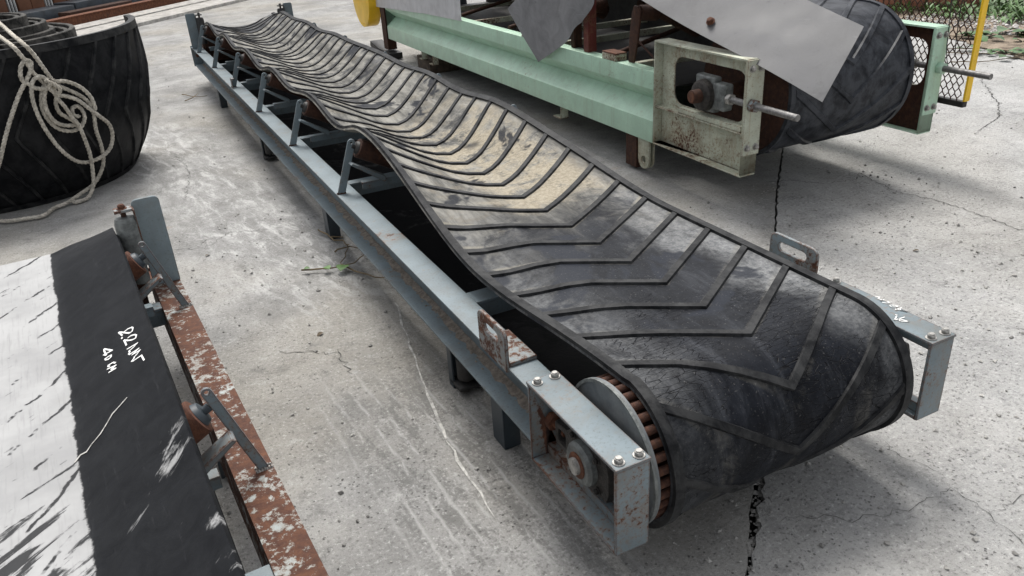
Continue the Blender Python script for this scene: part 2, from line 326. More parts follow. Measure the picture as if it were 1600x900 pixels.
# ------------------------------------------------------------------ mesh helpers
class MB:
    def __init__(s): s.v = []; s.f = []; s.sm = []
    def add(s, vs, fs, smooth=False):
        o = len(s.v); s.v += [tuple(v) for v in vs]
        for f in fs: s.f.append(tuple(i + o for i in f)); s.sm.append(smooth)
        return s
    def box(s, x0, x1, y0, y1, z0, z1, M=None):
        vs = [Vector((x, y, z)) for z in (z0, z1) for y in (y0, y1) for x in (x0, x1)]
        if M is not None: vs = [M @ v for v in vs]
        return s.add(vs, [(0, 2, 3, 1), (4, 5, 7, 6), (0, 1, 5, 4), (2, 6, 7, 3), (0, 4, 6, 2), (1, 3, 7, 5)])
    def prism(s, prof, y0, y1, axis='y'):
        # prof: list of (a,b): axis y -> (x,z); axis x -> (y,z); axis z -> (x,y)
        n = len(prof)
        def P(a, b, c): return {'y': (a, c, b), 'x': (c, a, b), 'z': (a, b, c)}[axis]
        vs = [P(a, b, y0) for a, b in prof] + [P(a, b, y1) for a, b in prof]
        fs = [(i, (i + 1) % n, n + (i + 1) % n, n + i) for i in range(n)] + [tuple(range(n))[::-1], tuple(range(n, 2 * n))]
        return s.add(vs, fs)
    def cyl(s, p0, p1, r, n=16, r1=None, caps=True):
        p0, p1 = Vector(p0), Vector(p1); d = (p1 - p0).normalized(); r1 = r if r1 is None else r1
        a = d.orthogonal().normalized(); b = d.cross(a)
        vs = [p0 + (a * cos(2 * pi * i / n) + b * sin(2 * pi * i / n)) * r for i in range(n)]
        vs += [p1 + (a * cos(2 * pi * i / n) + b * sin(2 * pi * i / n)) * r1 for i in range(n)]
        s.add(vs, [(i, (i + 1) % n, n + (i + 1) % n, n + i) for i in range(n)], True)
        if caps: s.add(vs, [tuple(range(n))[::-1], tuple(range(n, 2 * n))])
        return s
    def lathe(s, prof, o=(0, 0, 0), axis='x', n=32, close=False):
        # prof: (along axis, radius)
        vs = []
        for h, r in prof:
            for i in range(n):
                c_, s_ = cos(2 * pi * i / n) * r, sin(2 * pi * i / n) * r
                vs.append({'x': (o[0] + h, o[1] + c_, o[2] + s_), 'y': (o[0] + c_, o[1] + h, o[2] + s_), 'z': (o[0] + c_, o[1] + s_, o[2] + h)}[axis])
        fs = []; k = len(prof)
        for j in range(k if close else k - 1):
            j2 = (j + 1) % k
            for i in range(n): fs.append((j * n + i, j * n + (i + 1) % n, j2 * n + (i + 1) % n, j2 * n + i))
        return s.add(vs, fs, True)
    def tube(s, pts, r, n=6, caps=True):
        pts = [Vector(p) for p in pts]; rs = r if isinstance(r, (list, tuple)) else [r] * len(pts)
        vs = []; a = None
        for i, p in enumerate(pts):
            d = (pts[min(i + 1, len(pts) - 1)] - pts[max(i - 1, 0)]).normalized()
            if a is None: a = d.orthogonal().normalized()
            a = (a - d * a.dot(d)).normalized(); b = d.cross(a)
            vs += [p + (a * cos(2 * pi * k / n) + b * sin(2 * pi * k / n)) * rs[i] for k in range(n)]
        fs = [(i * n + k, i * n + (k + 1) % n, (i + 1) * n + (k + 1) % n, (i + 1) * n + k) for i in range(len(pts) - 1) for k in range(n)]
        s.add(vs, fs, True)
        if caps: s.add(vs, [tuple(range(n))[::-1], tuple(range(len(vs) - n, len(vs)))])
        return s
    def grid(s, rows, smooth=True, thick=None):
        # rows of points; optional solid with normals offset list of rows
        m, n = len(rows), len(rows[0]); vs = [p for r in rows for p in r]
        fs = [(i * n + j, i * n + j + 1, (i + 1) * n + j + 1, (i + 1) * n + j) for i in range(m - 1) for j in range(n - 1)]
        return s.add(vs, fs, smooth)
    def build(s, name, mat, parent=None, bevel=0.0, seg=2, angle=38, sharp=True, recalc=True):
        me = bpy.data.meshes.new(name); me.from_pydata(s.v, [], s.f)
        me.polygons.foreach_set('use_smooth', [bool(x) for x in s.sm])
        if recalc:
            bm = bmesh.new(); bm.from_mesh(me); bmesh.ops.remove_doubles(bm, verts=bm.verts, dist=1e-5)
            bmesh.ops.recalc_face_normals(bm, faces=bm.faces)
            if bevel > 0:
                es = [e for e in bm.edges if len(e.link_faces) == 2 and e.calc_face_angle(0) > radians(angle)]
                if es:
                    r_ = bmesh.ops.bevel(bm, geom=es, offset=bevel, segments=seg, affect='EDGES', profile=.6, clamp_overlap=True)
                    for f_ in r_['faces']: f_.smooth = True
            bm.to_mesh(me); bm.free()
        if sharp: me.set_sharp_from_angle(angle=radians(angle))
        me.materials.append(mat); me.update()
        ob = bpy.data.objects.new(name, me); COL.objects.link(ob)
        if parent: ob.parent = parent
        return ob

def inst(src, parent=None, M=None, name=None):
    o = src.copy(); COL.objects.link(o)
    if name: o.name = name
    if parent is not None: o.parent = parent
    if M is not None: o.matrix_local = M
    return o
def tag(o, label=None, cat=None, group=None, kind=None):
    if label: o['label'] = label
    if cat: o['category'] = cat
    if group: o['group'] = group
    if kind: o['kind'] = kind
    return o
def empty(name, loc=(0, 0, 0), rz=0.0):
    o = bpy.data.objects.new(name, None); COL.objects.link(o); o.location = loc; o.rotation_euler = (0, 0, rz); o.empty_display_size = .2
    return o

def plate(outer, holes, t0, t1, axis='x'):
    """flat plate with holes: loops in (a,b), extruded along axis from t0 to t1"""
    bm = bmesh.new(); es = []
    def P(a, b, c): return {'x': (c, a, b), 'y': (a, c, b), 'z': (a, b, c)}[axis]
    for L in [outer] + holes:
        vs = [bm.verts.new(P(a, b, t0)) for a, b in L]
        es += [bm.edges.new((vs[i], vs[(i + 1) % len(vs)])) for i in range(len(vs))]
    r = bmesh.ops.triangle_fill(bm, edges=es, use_beauty=True)
    fs = [f for f in r['geom'] if isinstance(f, bmesh.types.BMFace)]
    ex = bmesh.ops.extrude_face_region(bm, geom=fs)
    d = Vector(P(0, 0, t1 - t0)) 
    for v in ex['geom']:
        if isinstance(v, bmesh.types.BMVert): v.co += d
    bmesh.ops.recalc_face_normals(bm, faces=bm.faces)
    mb = MB(); bm.verts.index_update()
    mb.add([v.co.copy() for v in bm.verts], [tuple(v.index for v in f.verts) for f in bm.faces]); bm.free()
    return mb
def roundrect(a0, a1, b0, b1, r, n=4, corners=(1, 1, 1, 1)):
    pts = []
    for (cx, cy, st, on) in ((a1 - r, b1 - r, 0, corners[0]), (a0 + r, b1 - r, 90, corners[1]), (a0 + r, b0 + r, 180, corners[2]), (a1 - r, b0 + r, 270, corners[3])):
        if on:
            for k in range(n + 1):
                t = radians(st + 90 * k / n); pts.append((cx + r * cos(t), cy + r * sin(t)))
        else:
            t = radians(st + 45); pts.append((cx + math.copysign(r, cos(t)), cy + math.copysign(r, sin(t))))
    return pts
def ring(cx, cy, r, n=16): return [(cx + r * cos(2 * pi * i / n), cy + r * sin(2 * pi * i / n)) for i in range(n)]

def smooth01(t): t = max(0, min(1, t)); return t * t * (3 - 2 * t)
def spline(pts, step=.03):
    P = [Vector(p) for p in pts]; out = []
    for i in range(len(P) - 1):
        p0, p1, p2, p3 = P[max(i - 1, 0)], P[i], P[i + 1], P[min(i + 2, len(P) - 1)]
        k = max(2, int((p2 - p1).length / step))
        for j in range(k):
            t = j / k
            out.append(.5 * ((2 * p1) + (p2 - p0) * t + (2 * p0 - 5 * p1 + 4 * p2 - p3) * t * t + (3 * p1 - p0 - 3 * p2 + p3) * t ** 3))
    out.append(P[-1]); return out

def make_bolt(name, r=.011, h=.009, washer=True, mat=None):
    mb = MB()
    if washer: mb.cyl((0, 0, 0), (0, 0, .003), r * 1.35, 14)
    mb.cyl((0, 0, .003), (0, 0, .003 + h), r, 6); mb.cyl((0, 0, .003 + h), (0, 0, .006 + h), r * .72, 10)
    return mb.build(name, mat or M_bolt, None, .0012, 1)
_bolts = {}
def bolt(parent, p, d=(0, 0, 1), r=.011, mat=None, name='bolt'):
    key = (r, (mat or M_bolt).name, name)
    M = Vector(d).to_track_quat('Z', 'Y').to_matrix().to_4x4(); M.translation = Vector(p)
    if key not in _bolts:
        o = make_bolt(name, r, r * .85, True, mat); o.parent = parent; o.matrix_local = M; _bolts[key] = o; return o
    return inst(_bolts[key], parent, M)

# ------------------------------------------------------------------ ground, slabs, joint
def ground():
    MB().add([(-150, -150, -.06), (150, -150, -.06), (150, 150, -.06), (-150, 150, -.06)], [(0, 1, 2, 3)]).build('ground', M_under)
    bpy.data.objects['ground']['kind'] = 'structure'
    J = [(40, 37.2), (12, 9.5), (6.5, 3.9), (4.064, 1.25), (3.032, .246), (2.396, -.366), (1.994, -.782), (1.527, -1.258), (1.1, -1.70), (.615, -2.162), (.506, -2.261), (.397, -2.372), (.316, -2.456), (.225, -2.546), (-.3, -3.05), (-4, -6.6), (-30, -32)]
    rr = random.Random(3); A = []; B = []
    for i in range(len(J) - 1):
        p, q = Vector(J[i]), Vector(J[i + 1]); L = (q - p).length
        k = max(1, int(L / .035)) if L < 4 else 3
        d = (q - p).normalized(); nrm = Vector((d.y, -d.x))    # towards the left/back slab is -nrm
        for j in range(k):
            c = p.lerp(q, j / k); near = L < 4
            hot = math.exp(-((c.x - .52) / .13) ** 2) + .25 * math.exp(-((c.x - 2.5) / .7) ** 2)
            ss_ = (c.x + c.y); wob = (.006 * sin(ss_ * 31) + .004 * sin(ss_ * 73 + 1) + rr.uniform(-.0015, .0015)) if near else 0
            gap = (.007 + .002 * sin(ss_ * 53) + hot * (.024 + .013 * sin(ss_ * 47) + .007 * sin(ss_ * 101) + .003 * rr.random())) if near else .01
            A.append(c + nrm * (wob * .5)); B.append((c + nrm * (wob * .5), gap, nrm))
    # decide side: left slab lies at smaller x / larger y
    left = [(p.x, p.y) for p in A]
    right = []
    for (c, gp, nrm) in B:
        s = 1 if nrm.dot(Vector((1, -1))) > 0 else -1
        right.append((c.x + nrm.x * s * gp, c.y + nrm.y * s * gp))
    def slab(name, poly, mat, dz=0.0):
        bm = bmesh.new(); vs = [bm.verts.new((x, y, dz)) for x, y in poly]
        es = [bm.edges.new((vs[i], vs[(i + 1) % len(vs)])) for i in range(len(vs))]
        bmesh.ops.triangle_fill(bm, edges=es, use_beauty=True)
        bmesh.ops.recalc_face_normals(bm, faces=bm.faces)
        if bm.faces and sum(f.normal.z for f in bm.faces) < 0: bmesh.ops.reverse_faces(bm, faces=bm.faces)
        bot = {v: bm.verts.new((v.co.x, v.co.y, -.055)) for v in vs}
        for i in range(len(vs)):
            a, b = vs[i], vs[(i + 1) % len(vs)]; bm.faces.new((a, b, bot[b], bot[a]))
        me = bpy.data.meshes.new(name); bm.to_mesh(me); bm.free(); me.materials.append(mat)
        o = bpy.data.objects.new(name, me); COL.objects.link(o); o['kind'] = 'structure'; return o
    l = slab('concrete_pavement', left + [(-60, -32), (-60, 60), (40, 60)], M_conL)
    r = slab('concrete_pavement', right + [(-30, -60), (60, -60), (60, 37.2)], M_conR)
    return l, r
slabL, slabR = ground()

def ribbon(name, pts, w, mat, parent, z=.002, jit=.012, seed=1, step=.02, taper=True):
    rr = random.Random(seed); P = []
    for i in range(len(pts) - 1):
        p, q = Vector(pts[i]), Vector(pts[i + 1]); k = max(1, int((q - p).length / step))
        for j in range(k):
            c = p.lerp(q, j / k); P.append(c + Vector((rr.uniform(-jit, jit), rr.uniform(-jit, jit))))
    P.append(Vector(pts[-1])); rows = []
    for i, c in enumerate(P):
        d = (P[min(i + 1, len(P) - 1)] - P[max(i - 1, 0)]).normalized(); n = Vector((-d.y, d.x))
        ww = w * rr.uniform(.35, 1.2) * (min(1, 6 * min(i, len(P) - 1 - i) / len(P) + .25) if taper else 1)
        rows.append([(c.x + n.x * ww, c.y + n.y * ww, z), (c.x - n.x * ww, c.y - n.y * ww, z)])
    return MB().grid(rows, False).build(name, mat, parent, recalc=False, sharp=False)

for i, (pts, wd) in enumerate([
    ([(.511, -2.34), (.592, -2.368), (.705, -2.446), (.834, -2.487), (.887, -2.507), (1.001, -2.501), (1.048, -2.507), (1.038, -2.623), (1.015, -2.704), (.98, -2.9)], .0016),
    ([(1.042, -2.62), (1.116, -2.625), (1.3, -2.6)], .0015),
    ([(2.719, -.429), (2.919, -.481), (3.008, -.401), (2.916, -.751), (2.978, -.984), (2.972, -1.211), (2.945, -1.434), (3.0, -1.9)], .004),
    ([(5.768, .818), (5.342, .402), (4.966, .052), (4.651, -.156), (4.2, -.3)], .006),
    ([(1.06, -2.251), (1.045, -2.335), (1.086, -2.447)], .0014),
    ([(2.45, -.2), (2.587, -.26), (2.719, -.429)], .004)]):
    ribbon('crack', pts, wd * .6, M_crack, slabR, .0025, .012, i + 2)
ribbon('cement_trail', [(.084, -.332), (.03, -.60), (-.02, -.851), (-.101, -1.279), (-.133, -1.521), (-.148, -1.737), (-.156, -1.935)], .0048, M_grout, slabL, .0025, .006, 4, .05)
for i, pts in enumerate([[(-.9, .9), (-.6, .75), (-.45, .9), (-.2, .8)], [(-.62, 1.6), (-.5, 2.3), (-.55, 2.9)], [(-.5, -.6), (-.3, -.75), (-.28, -.95)]]):
    ribbon('crack', pts, .0018, M_crack, slabL, .0025, .015, i + 20)

def stones(name, n, area, smin, smax, mat, seed, kind_label, cat, z=0.0, avoid=None):
    rr = random.Random(seed); mb = MB()
    t = (1 + sqrt(5)) / 2
    base = [Vector(v).normalized() for v in [(1, 0, 0), (-1, 0, 0), (0, 1, 0), (0, -1, 0), (0, 0, 1), (0, 0, -1)]]
    F = [(0, 2, 4), (2, 1, 4), (1, 3, 4), (3, 0, 4), (2, 0, 5), (1, 2, 5), (3, 1, 5), (0, 3, 5)]
    for _ in range(n):
        x, y = area(rr); s = smin * (smax / smin) ** (rr.random() ** 2.6)
        M = Matrix.Rotation(rr.random() * 6.3, 3, 'Z') @ Matrix.Rotation(rr.random() * 6.3, 3, 'X')
        sc = (rr.uniform(.7, 1.3), rr.uniform(.7, 1.3), rr.uniform(.5, .9))
        vs = []
        for b in base:
            v = M @ (b * rr.uniform(.75, 1.2)); vs.append((x + v.x * s * sc[0], y + v.y * s * sc[1], z + s * .35 + v.z * s * sc[2]))
        mb.add(vs, F)
    o = mb.build(name, mat, None, recalc=False, sharp=False)
    return tag(o, kind_label, cat, None, 'stuff')
def area_all(rr):
    k = rr.random()
    if k < .50: return rr.uniform(.2, 3.2), rr.uniform(-3.1, -.2) + 0
    if k < .62: return rr.uniform(3, 6.3), rr.uniform(-1.2, 1.2)
    if k < .80: return rr.uniform(-1.0, .1), rr.uniform(-2.5, 1.2)
    return rr.uniform(-.9, 2.0), rr.uniform(1.0, 10)
stones('pebbles', 4200, area_all, .0022, .0115, M_peb, 5, 'small loose stones and grit scattered over the concrete', 'pebbles')
def area_joint(rr):
    t = rr.random(); a = Vector((.66, -2.12)); b = Vector((.25, -2.52))
    p = a.lerp(b, t); return p.x + .012 + rr.uniform(-.022, .028), p.y - .012 + rr.uniform(-.022, .02)
stones('joint_rubble', 260, area_joint, .004, .016, M_peb, 9, 'broken concrete crumbs filling the joint in front of the drum', 'rubble', -.018)

# ------------------------------------------------------------------ troughed belt surface (local: x across, y along, head pulley at y=YH)
class BeltSurf:
    def __init__(s, yh=-2.2, zh=.332, R=.205, yt=5.58, Rt=.16, hw=.40, trough=True, wave=1.0):
        s.yh, s.zh, s.R, s.yt, s.Rt, s.hw, s.tr, s.wave = yh, zh, R, yt, Rt, hw, trough, wave
        s.Ltop = yt - yh
    def section(s, u, y):
        """top run: returns x,z"""
        zc0 = s.zh + s.R
        if s.wave:
            k = smooth01((y + 1.35) / 1.3); kt = 1 - .45 * smooth01((y - 4.9) / .6)
            a = radians(26.0 - 2.5 * smooth01((y - .2) / 1.2)) * k * kt
            ph = sin(pi * y) ** 2 if y > -.02 else 0
            dip = .5 + .5 * sin(3.1 * y + 1.0)
            zc = zc0 - .004 * k + .006 * smooth01((y - .2) / 1.2) - (.010 + .006 * sin(2.3 * y)) * ph
            au = abs(u); b = .035; w = max(0, au - b); bl = .10
            # blended bend
            ww = w * w / (2 * bl) if w < bl else w - bl / 2
            x = (min(au, b) + (w - ww * (1 - cos(a)) if w > 0 else 0)) * (1 if u > 0 else -1)
            z = zc + ww * sin(a)
            e = smooth01((au - .18) / .2)
            if u < 0:
                z -= e * (.044 * ph * (.70 + .6 * dip)) + e * .045 * math.exp(-((y + 1.45) / .45) ** 2)
                z += e * .010 * math.exp(-(y / .25) ** 2)
                x -= .020 * e * math.exp(-((y + 1.3) / .6) ** 2)
            else:
                z -= e * (.005 + .006 * sin(1.7 * y + .6)) * ph; z += e * .022 * smooth01((y + .5) / .6)
        else:
            a = radians(30.5); au = abs(u); b = .125; bl = .03; w = max(0, au - b); ww = w * w / (2 * bl) if w < bl else w - bl / 2
            kk = 1.0 if y < 5.1 else 1 - .55 * smooth01((y - 5.1) / .45)
            x = (min(au, b) + (w - ww * (1 - cos(a)) if w > 0 else 0)) * (1 if u > 0 else -1)
            z = zc0 - .017 + ww * sin(a) * kk
            ph = sin(pi * (y - .0)) ** 2
            z -= .012 * ph * smooth01((au - .2) / .15)
        return x, z
    def at(s, u, q):
        """q: arc position; q<0 top run (y=yh-q), 0..piR drum wrap, beyond: return run; q< -Ltop: tail wrap"""
        if q > 0:
            th = q / s.R
            if th < pi: return Vector((u, s.yh - s.R * sin(th), s.zh + s.R * cos(th)))
            return Vector((u, s.yh + (q - pi * s.R), s.zh - s.R))
        y = s.yh - q
        if y <= s.yt:
            x, z = s.section(u, y); return Vector((x, y, z))
        x, z = s.section(u, s.yt); th = (y - s.yt) / s.Rt
        th = min(th, pi); zm = z - s.Rt
        zb = s.zh - s.R; zz = zm + s.Rt * cos(th); f = th / pi
        return Vector((x * (1 - f) + u * f, s.yt + s.Rt * sin(th), zz * (1 - f) + zb * f if f < 1 else zb))
    def nrm(s, u, q, e=.004):
        a = s.at(u + e, q) - s.at(u - e, q); b = s.at(u, q - e) - s.at(u, q + e)
        n = a.cross(b).normalized(); return n
    def qs(s, dy=.05):
        out = []; n = int(s.Ltop / dy)
        L = -s.Ltop - pi * s.Rt
        out += [L + pi * s.Rt * i / 10 for i in range(10)]
        out += [-s.Ltop + s.Ltop * i / n for i in range(n)]
        out += [pi * s.R * i / 28 for i in range(29)]
        out += [pi * s.R + s.Ltop * (i + 1) / 12 for i in range(12)]
        return out
    def sheet(s, us, th=.011, q=None):
        q = q or s.qs(); top = [[s.at(u, k) for u in us] for k in q]
        bot = [[s.at(u, k) - s.nrm(u, k) * th for u in us] for k in q]
        mb = MB(); mb.grid(top); mb.grid([r[::-1] for r in bot])
        mb.grid([[top[i][0], bot[i][0]] for i in range(len(q))]); mb.grid([[bot[i][-1], top[i][-1]] for i in range(len(q))])
        return mb
    def strip(s, us, h, q=None):
        q = q or s.qs(); rows = []
        for k in q:
            n0 = s.nrm((us[0] + us[1]) / 2, k)
            rows.append([s.at(us[0], k) - n0 * .001, s.at(us[0], k) + n0 * h, s.at(us[1], k) + n0 * h, s.at(us[1], k) - n0 * .001])
        return MB().grid(rows)
    def cleat(s, q0, half=.375, back=.25, wb=.0165, wt=.0125, h=.0085, n=7, apex=0.0):
        rows = []
        us = [-half + half * i / (n - 1) for i in range(n)] + [half * i / (n - 1) for i in range(1, n)]
        for u in us:
            qq = q0 - back * abs(u) / half
            nn = s.nrm(u, qq); r = []
            for dq, hh in ((-wb, -.002), (-wt, h), (wt, h), (wb, -.002)):
                r.append(s.at(u, qq + dq) + nn * hh)
            rows.append(r)
        mb = MB(); mb.grid(rows, True)
        mb.add([*rows[0], *rows[-1]], [(0, 1, 2, 3), (7, 6, 5, 4)])
        return mb

# ------------------------------------------------------------------ grey-blue troughed conveyor (used twice)
def build_conveyor(root, bs, y0, y1, idlers, mats, opts):
    mr, mp, mwing = mats['rail'], mats['post'], mats['roller']
    # side rails: channels open to the outside
    for sg in (-1, 1):
        m = mr[0 if sg < 0 else 1]
        xo, xi = .53, .435; t = .008; zt, zb = .40, .215
        prof = [(xo, zt), (xi, zt), (xi, zb), (xo, zb), (xo, zb + t), (xi + t + .006, zb + t + .001), (xi + t, zb + t + .007), (xi + t, zt - t - .007), (xi + t + .006, zt - t - .001), (xo, zt - t)]
        MB().prism([(sg * a, b) for a, b in prof], y0, y1).build('side_rail', m, root, .0025, 2)
    # flat cross bars and idler sets
    for (yy, wd) in opts['cross']:
        MB().box(-.434, .434, yy, yy + wd, .386, .3985).box(-.434, .434, yy + .004, yy + .012, .33, .386).build('cross_bar', mats['cross'], root, .0015, 1)
    posts = {}
    for yy in idlers:
        fr = MB().box(-.405, .405, yy - .018, yy + .018, .432, .438).box(-.405, .405, yy - .018, yy - .012, .402, .432).build('idler_frame', mats['cross'], root, .001, 1)
        for sg in (-1, 1):
            pk_ = 'o%d' % sg
            if pk_ not in posts:
                mb = MB()
                a = Vector((-.507, 0, .401)); b = Vector((-.424, 0, .632)) if sg < 0 else Vector((-.426, 0, .655)); d = (b - a).normalized(); L = (b - a).length
                R = Matrix((d.cross(Vector((0, 1, 0))).normalized() * -1, Vector((0, 1, 0)), d)).transposed()
                hw = opts.get('strut', .018)
                out = [(-hw, 0), (hw, 0)] + [(hw * cos(radians(k)), L + hw * sin(radians(k))) for k in range(0, 181, 20)]
                pl = plate(out, [ring(0, L, .006, 10)], -.0045, .0045, 'y')
                vs = [a + R @ Vector((v[0], v[1], v[2])) for v in pl.v]
                mb.add(vs, pl.f)
                posts[pk_] = mb.build('idler_post', mp, root, .001, 1); o = posts[pk_]
            else: o = inst(posts[pk_], root)
            o.location = (0, yy, 0); o.scale = (-sg, 1, 1)
            if sg > 0: o.scale = (-1, 1, 1)
            else: o.scale = (1, 1, 1)
            if 'roll' not in posts:
                mb = MB(); p0 = Vector((-.398, 0, .603)); p1 = Vector((-.150, 0, .470)); d = (p1 - p0).normalized()
                mb.cyl(p0, p1, .046, 22); rl = mb.build('wing_roller', mwing, root, .004, 2); posts['roll'] = rl
                hb = MB(); hb.cyl(p0 - d * .014, p0, .026, 16, .032); hb.cyl(p0 - d * .030, p0 - d * .014, .011, 10)
                posts['hub'] = hb.build('roller_hub', mats['hub'], rl, .001, 1)
                r = rl
            else:
                r = inst(posts['roll'], root); h = inst(posts['hub'], r)
            r.location = (0, yy, 0); r.scale = (-1 if sg > 0 else 1, 1, 1)
        for sg in (-1, 1):
            MB().prism([(sg * .458, .545), (sg * .448, .553), (sg * .30, .463), (sg * .30, .44), (sg * .31, .438)], yy - .065, yy - .018).build('wing_bracket', mp, root, .0015, 1)
        if 'mid' not in posts:
            posts['mid'] = MB().cyl((-.13, 0, .462), (.13, 0, .462), .044, 20).build('centre_roller', mwing, root, .004, 2); o = posts['mid']
        else: o = inst(posts['mid'], root)
        o.location = (0, yy, 0)
    rw = random.Random(3); wb = MB()
    for k in range(14):
        x_ = -.507 + (k % 7 - 3) * .006; yv = (-.0065 if k < 7 else .0065)
        wb.cyl((x_, yv, .399), (x_ + rw.uniform(-.002, .002), yv, .405 + rw.random() * .002), .0048, 6, .002)
    wo = wb.build('weld_bead', mats['weld'], root, 0); wo.location = (0, idlers[0], 0)
    for yy in idlers:
        for sg in (-1, 1):
            if yy == idlers[0] and sg < 0: continue
            o = inst(wo, root); o.location = (0, yy, 0); o.scale = (-sg, 1, 1)
    # legs and return-roller brackets
    for (yy, wd, kind) in opts['legs']:
        for sg in (-1, 1):
            xs = sorted((sg * .50, sg * .492)); xf = sorted((sg * .492, sg * .44))
            mb = MB().box(xs[0], xs[1], yy - wd / 2, yy + wd / 2, .0, .214)
            mb.box(xf[0], xf[1], yy - wd / 2, yy - wd / 2 + .008, .0, .214)
            if kind == 'r':
                mb = MB().box(xs[0], xs[1], yy - .02, yy + .02, .0, .214).box(xf[0], xf[1], yy + .012, yy + .02, .0, .214)
            lg = mb.build('leg', M_dblue, root, .002, 1)
            if kind == 'r':
                x = sg * .455
                MB().cyl((x, yy - .045, .05), (x, yy - .045, .135), .034, 18).cyl((x, yy - .045, .03), (x, yy - .045, .214), .012, 10).build('guide_roller', M_dark, lg, .005, 2)
                MB().box(*sorted((x - .045, x + .045)), yy - .085, yy + .010, .018, .034).build('roller_bracket', M_dark, lg, .004, 2)
    # upright guide rollers at the tail
    for sg in (-1, 1):
        yb = opts['tail']
        w1 = MB()
        pl = plate(roundrect(sg * .485 - .047, sg * .485 + .047, .40, .735, .018, 3, (1, 1, 0, 0)), [], yb, yb + .009, 'y')
        up_ = pl.build('guide_bracket', mats['tailplate'], root, .0015, 1)
        xa = sg * .405
        MB().box(*sorted((sg * .437, xa - sg * .028)), yb - .052, yb - .004, .712, .722).box(*sorted((sg * .437, sg * .442)), yb - .05, yb, .56, .715).build('bracket_arm', mats['tailarm'], up_, .003, 2)
        bolt(up_, (xa, yb - .03, .722), (0, 0, 1), .013, mats['tailbolt'])
        rl = MB().lathe([(.44, .0), (.44, .026), (.50, .028), (.508, .040), (.60, .040), (.605, .0385), (.67, .0385), (.69, .032), (.695, 0)], (xa, yb - .03, 0), 'z', 20)
        g_ = rl.build('guide_roller', mats['guide'], root, 0, angle=30)
        MB().cyl((xa, yb - .03, .40), (xa, yb - .03, .712), .009, 8).build('axle', M_drust, g_)
        # take-up screw with nuts
        tk = MB().cyl((sg * .49, y1 - .05, .31), (sg * .49, y1 + .16, .31), .014, 12).cyl((sg * .49, y1 + .02, .31), (sg * .49, y1 + .05, .31), .028, 6)
        tk.cyl((sg * .49, y1 + .075, .31), (sg * .49, y1 + .10, .31), .028, 6)
        tk.build('take_up_screw', M_rust, root, .001, 1)
        MB().box(*sorted((sg * .432, sg * .536)), y1 + .001, y1 + .012, .205, .41).build('end_plate', mr[0], root, .002, 1)
    # tail pulley
    MB().lathe([(-.41, .02), (-.41, bs.Rt - .014), (.41, bs.Rt - .014), (.41, .02)], (0, bs.yt, bs.zh + bs.R - .02 - bs.Rt), 'x', 28).build('tail_pulley', M_drust, root, 0)

# ---- main conveyor
main = empty('belt_conveyor', (.51, 0, 0))
tag(main, 'long blue-grey conveyor with troughed ribbed black belt across the middle of the yard', 'conveyor')
BS = BeltSurf()
opts = dict(cross=[(y + .12, .055) for y in range(0, 6) if y < 5] + [(-1.37, .085)],
            legs=[(-1.22, .10, 'r'), (-1.62, .085, ''), (.50, .09, ''), (2.25, .09, 'r'), (4.25, .09, '')], tail=5.30)
build_conveyor(main, BS, -1.975, 5.45, [0, 1, 2, 3, 4, 5],
               dict(rail=(M_blue, M_blue), post=M_blue, roller=M_drust, hub=M_dark, cross=M_blue, tailplate=M_blue, tailarm=M_dark, tailbolt=M_dark, guide=M_dark, weld=M_drust), opts)
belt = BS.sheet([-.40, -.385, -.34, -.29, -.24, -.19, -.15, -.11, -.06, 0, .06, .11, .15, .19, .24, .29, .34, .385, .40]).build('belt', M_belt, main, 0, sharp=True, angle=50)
for sg in (-1, 1):
    MB_ = BS.strip((sg * .372, sg * .401) if sg > 0 else (-.401, -.372), .011); MB_.build('edge_rim', M_cleat, belt, 0, angle=40)
q0 = .002; k = 0
for i in range(-41, 6):
    q = -.008 + .185 * i
    mb = BS.cleat(q); mb.build('cleat', M_cleat, belt, 0, angle=35)
# sand dirt lying in the lower flange
# head pulley: cage of rusty bars between two discs
pul = MB().cyl((-.428, -2.2, .332), (.38, -2.2, .332), .158, 40).build('head_pulley', M_drust, main)  # dark inner cylinder added so the gaps between the bars look shaded
for sg in (-1, 1):
    MB().lathe([(0, .03), (0, .194), (.010, .196), (.010, .03)], ((-.440 if sg < 0 else .385), -2.2, .332), 'x', 56, True).build('end_disc', M_disc, pul, 0, angle=30)
rod0 = None
for i in range(34):
    a = 2 * pi * i / 34; p = Vector((0, -2.2 + .181 * sin(a), .332 + .181 * cos(a)))
    if rod0 is None:
        rod0 = MB().cyl((-.430, 0, 0), (.39, 0, 0), .0118, 10).build('cage_bar', M_cage, pul); rod0.location = p
    else:
        o = inst(rod0, pul); o.location = p
for sg in (-1,):
    MB().lathe([(-.004, .188), (-.004, .197), (.004, .197), (.004, .188)], (sg * .4415, -2.2, .332), 'x', 56, True).build('disc_rim', M_iron, pul, 0)
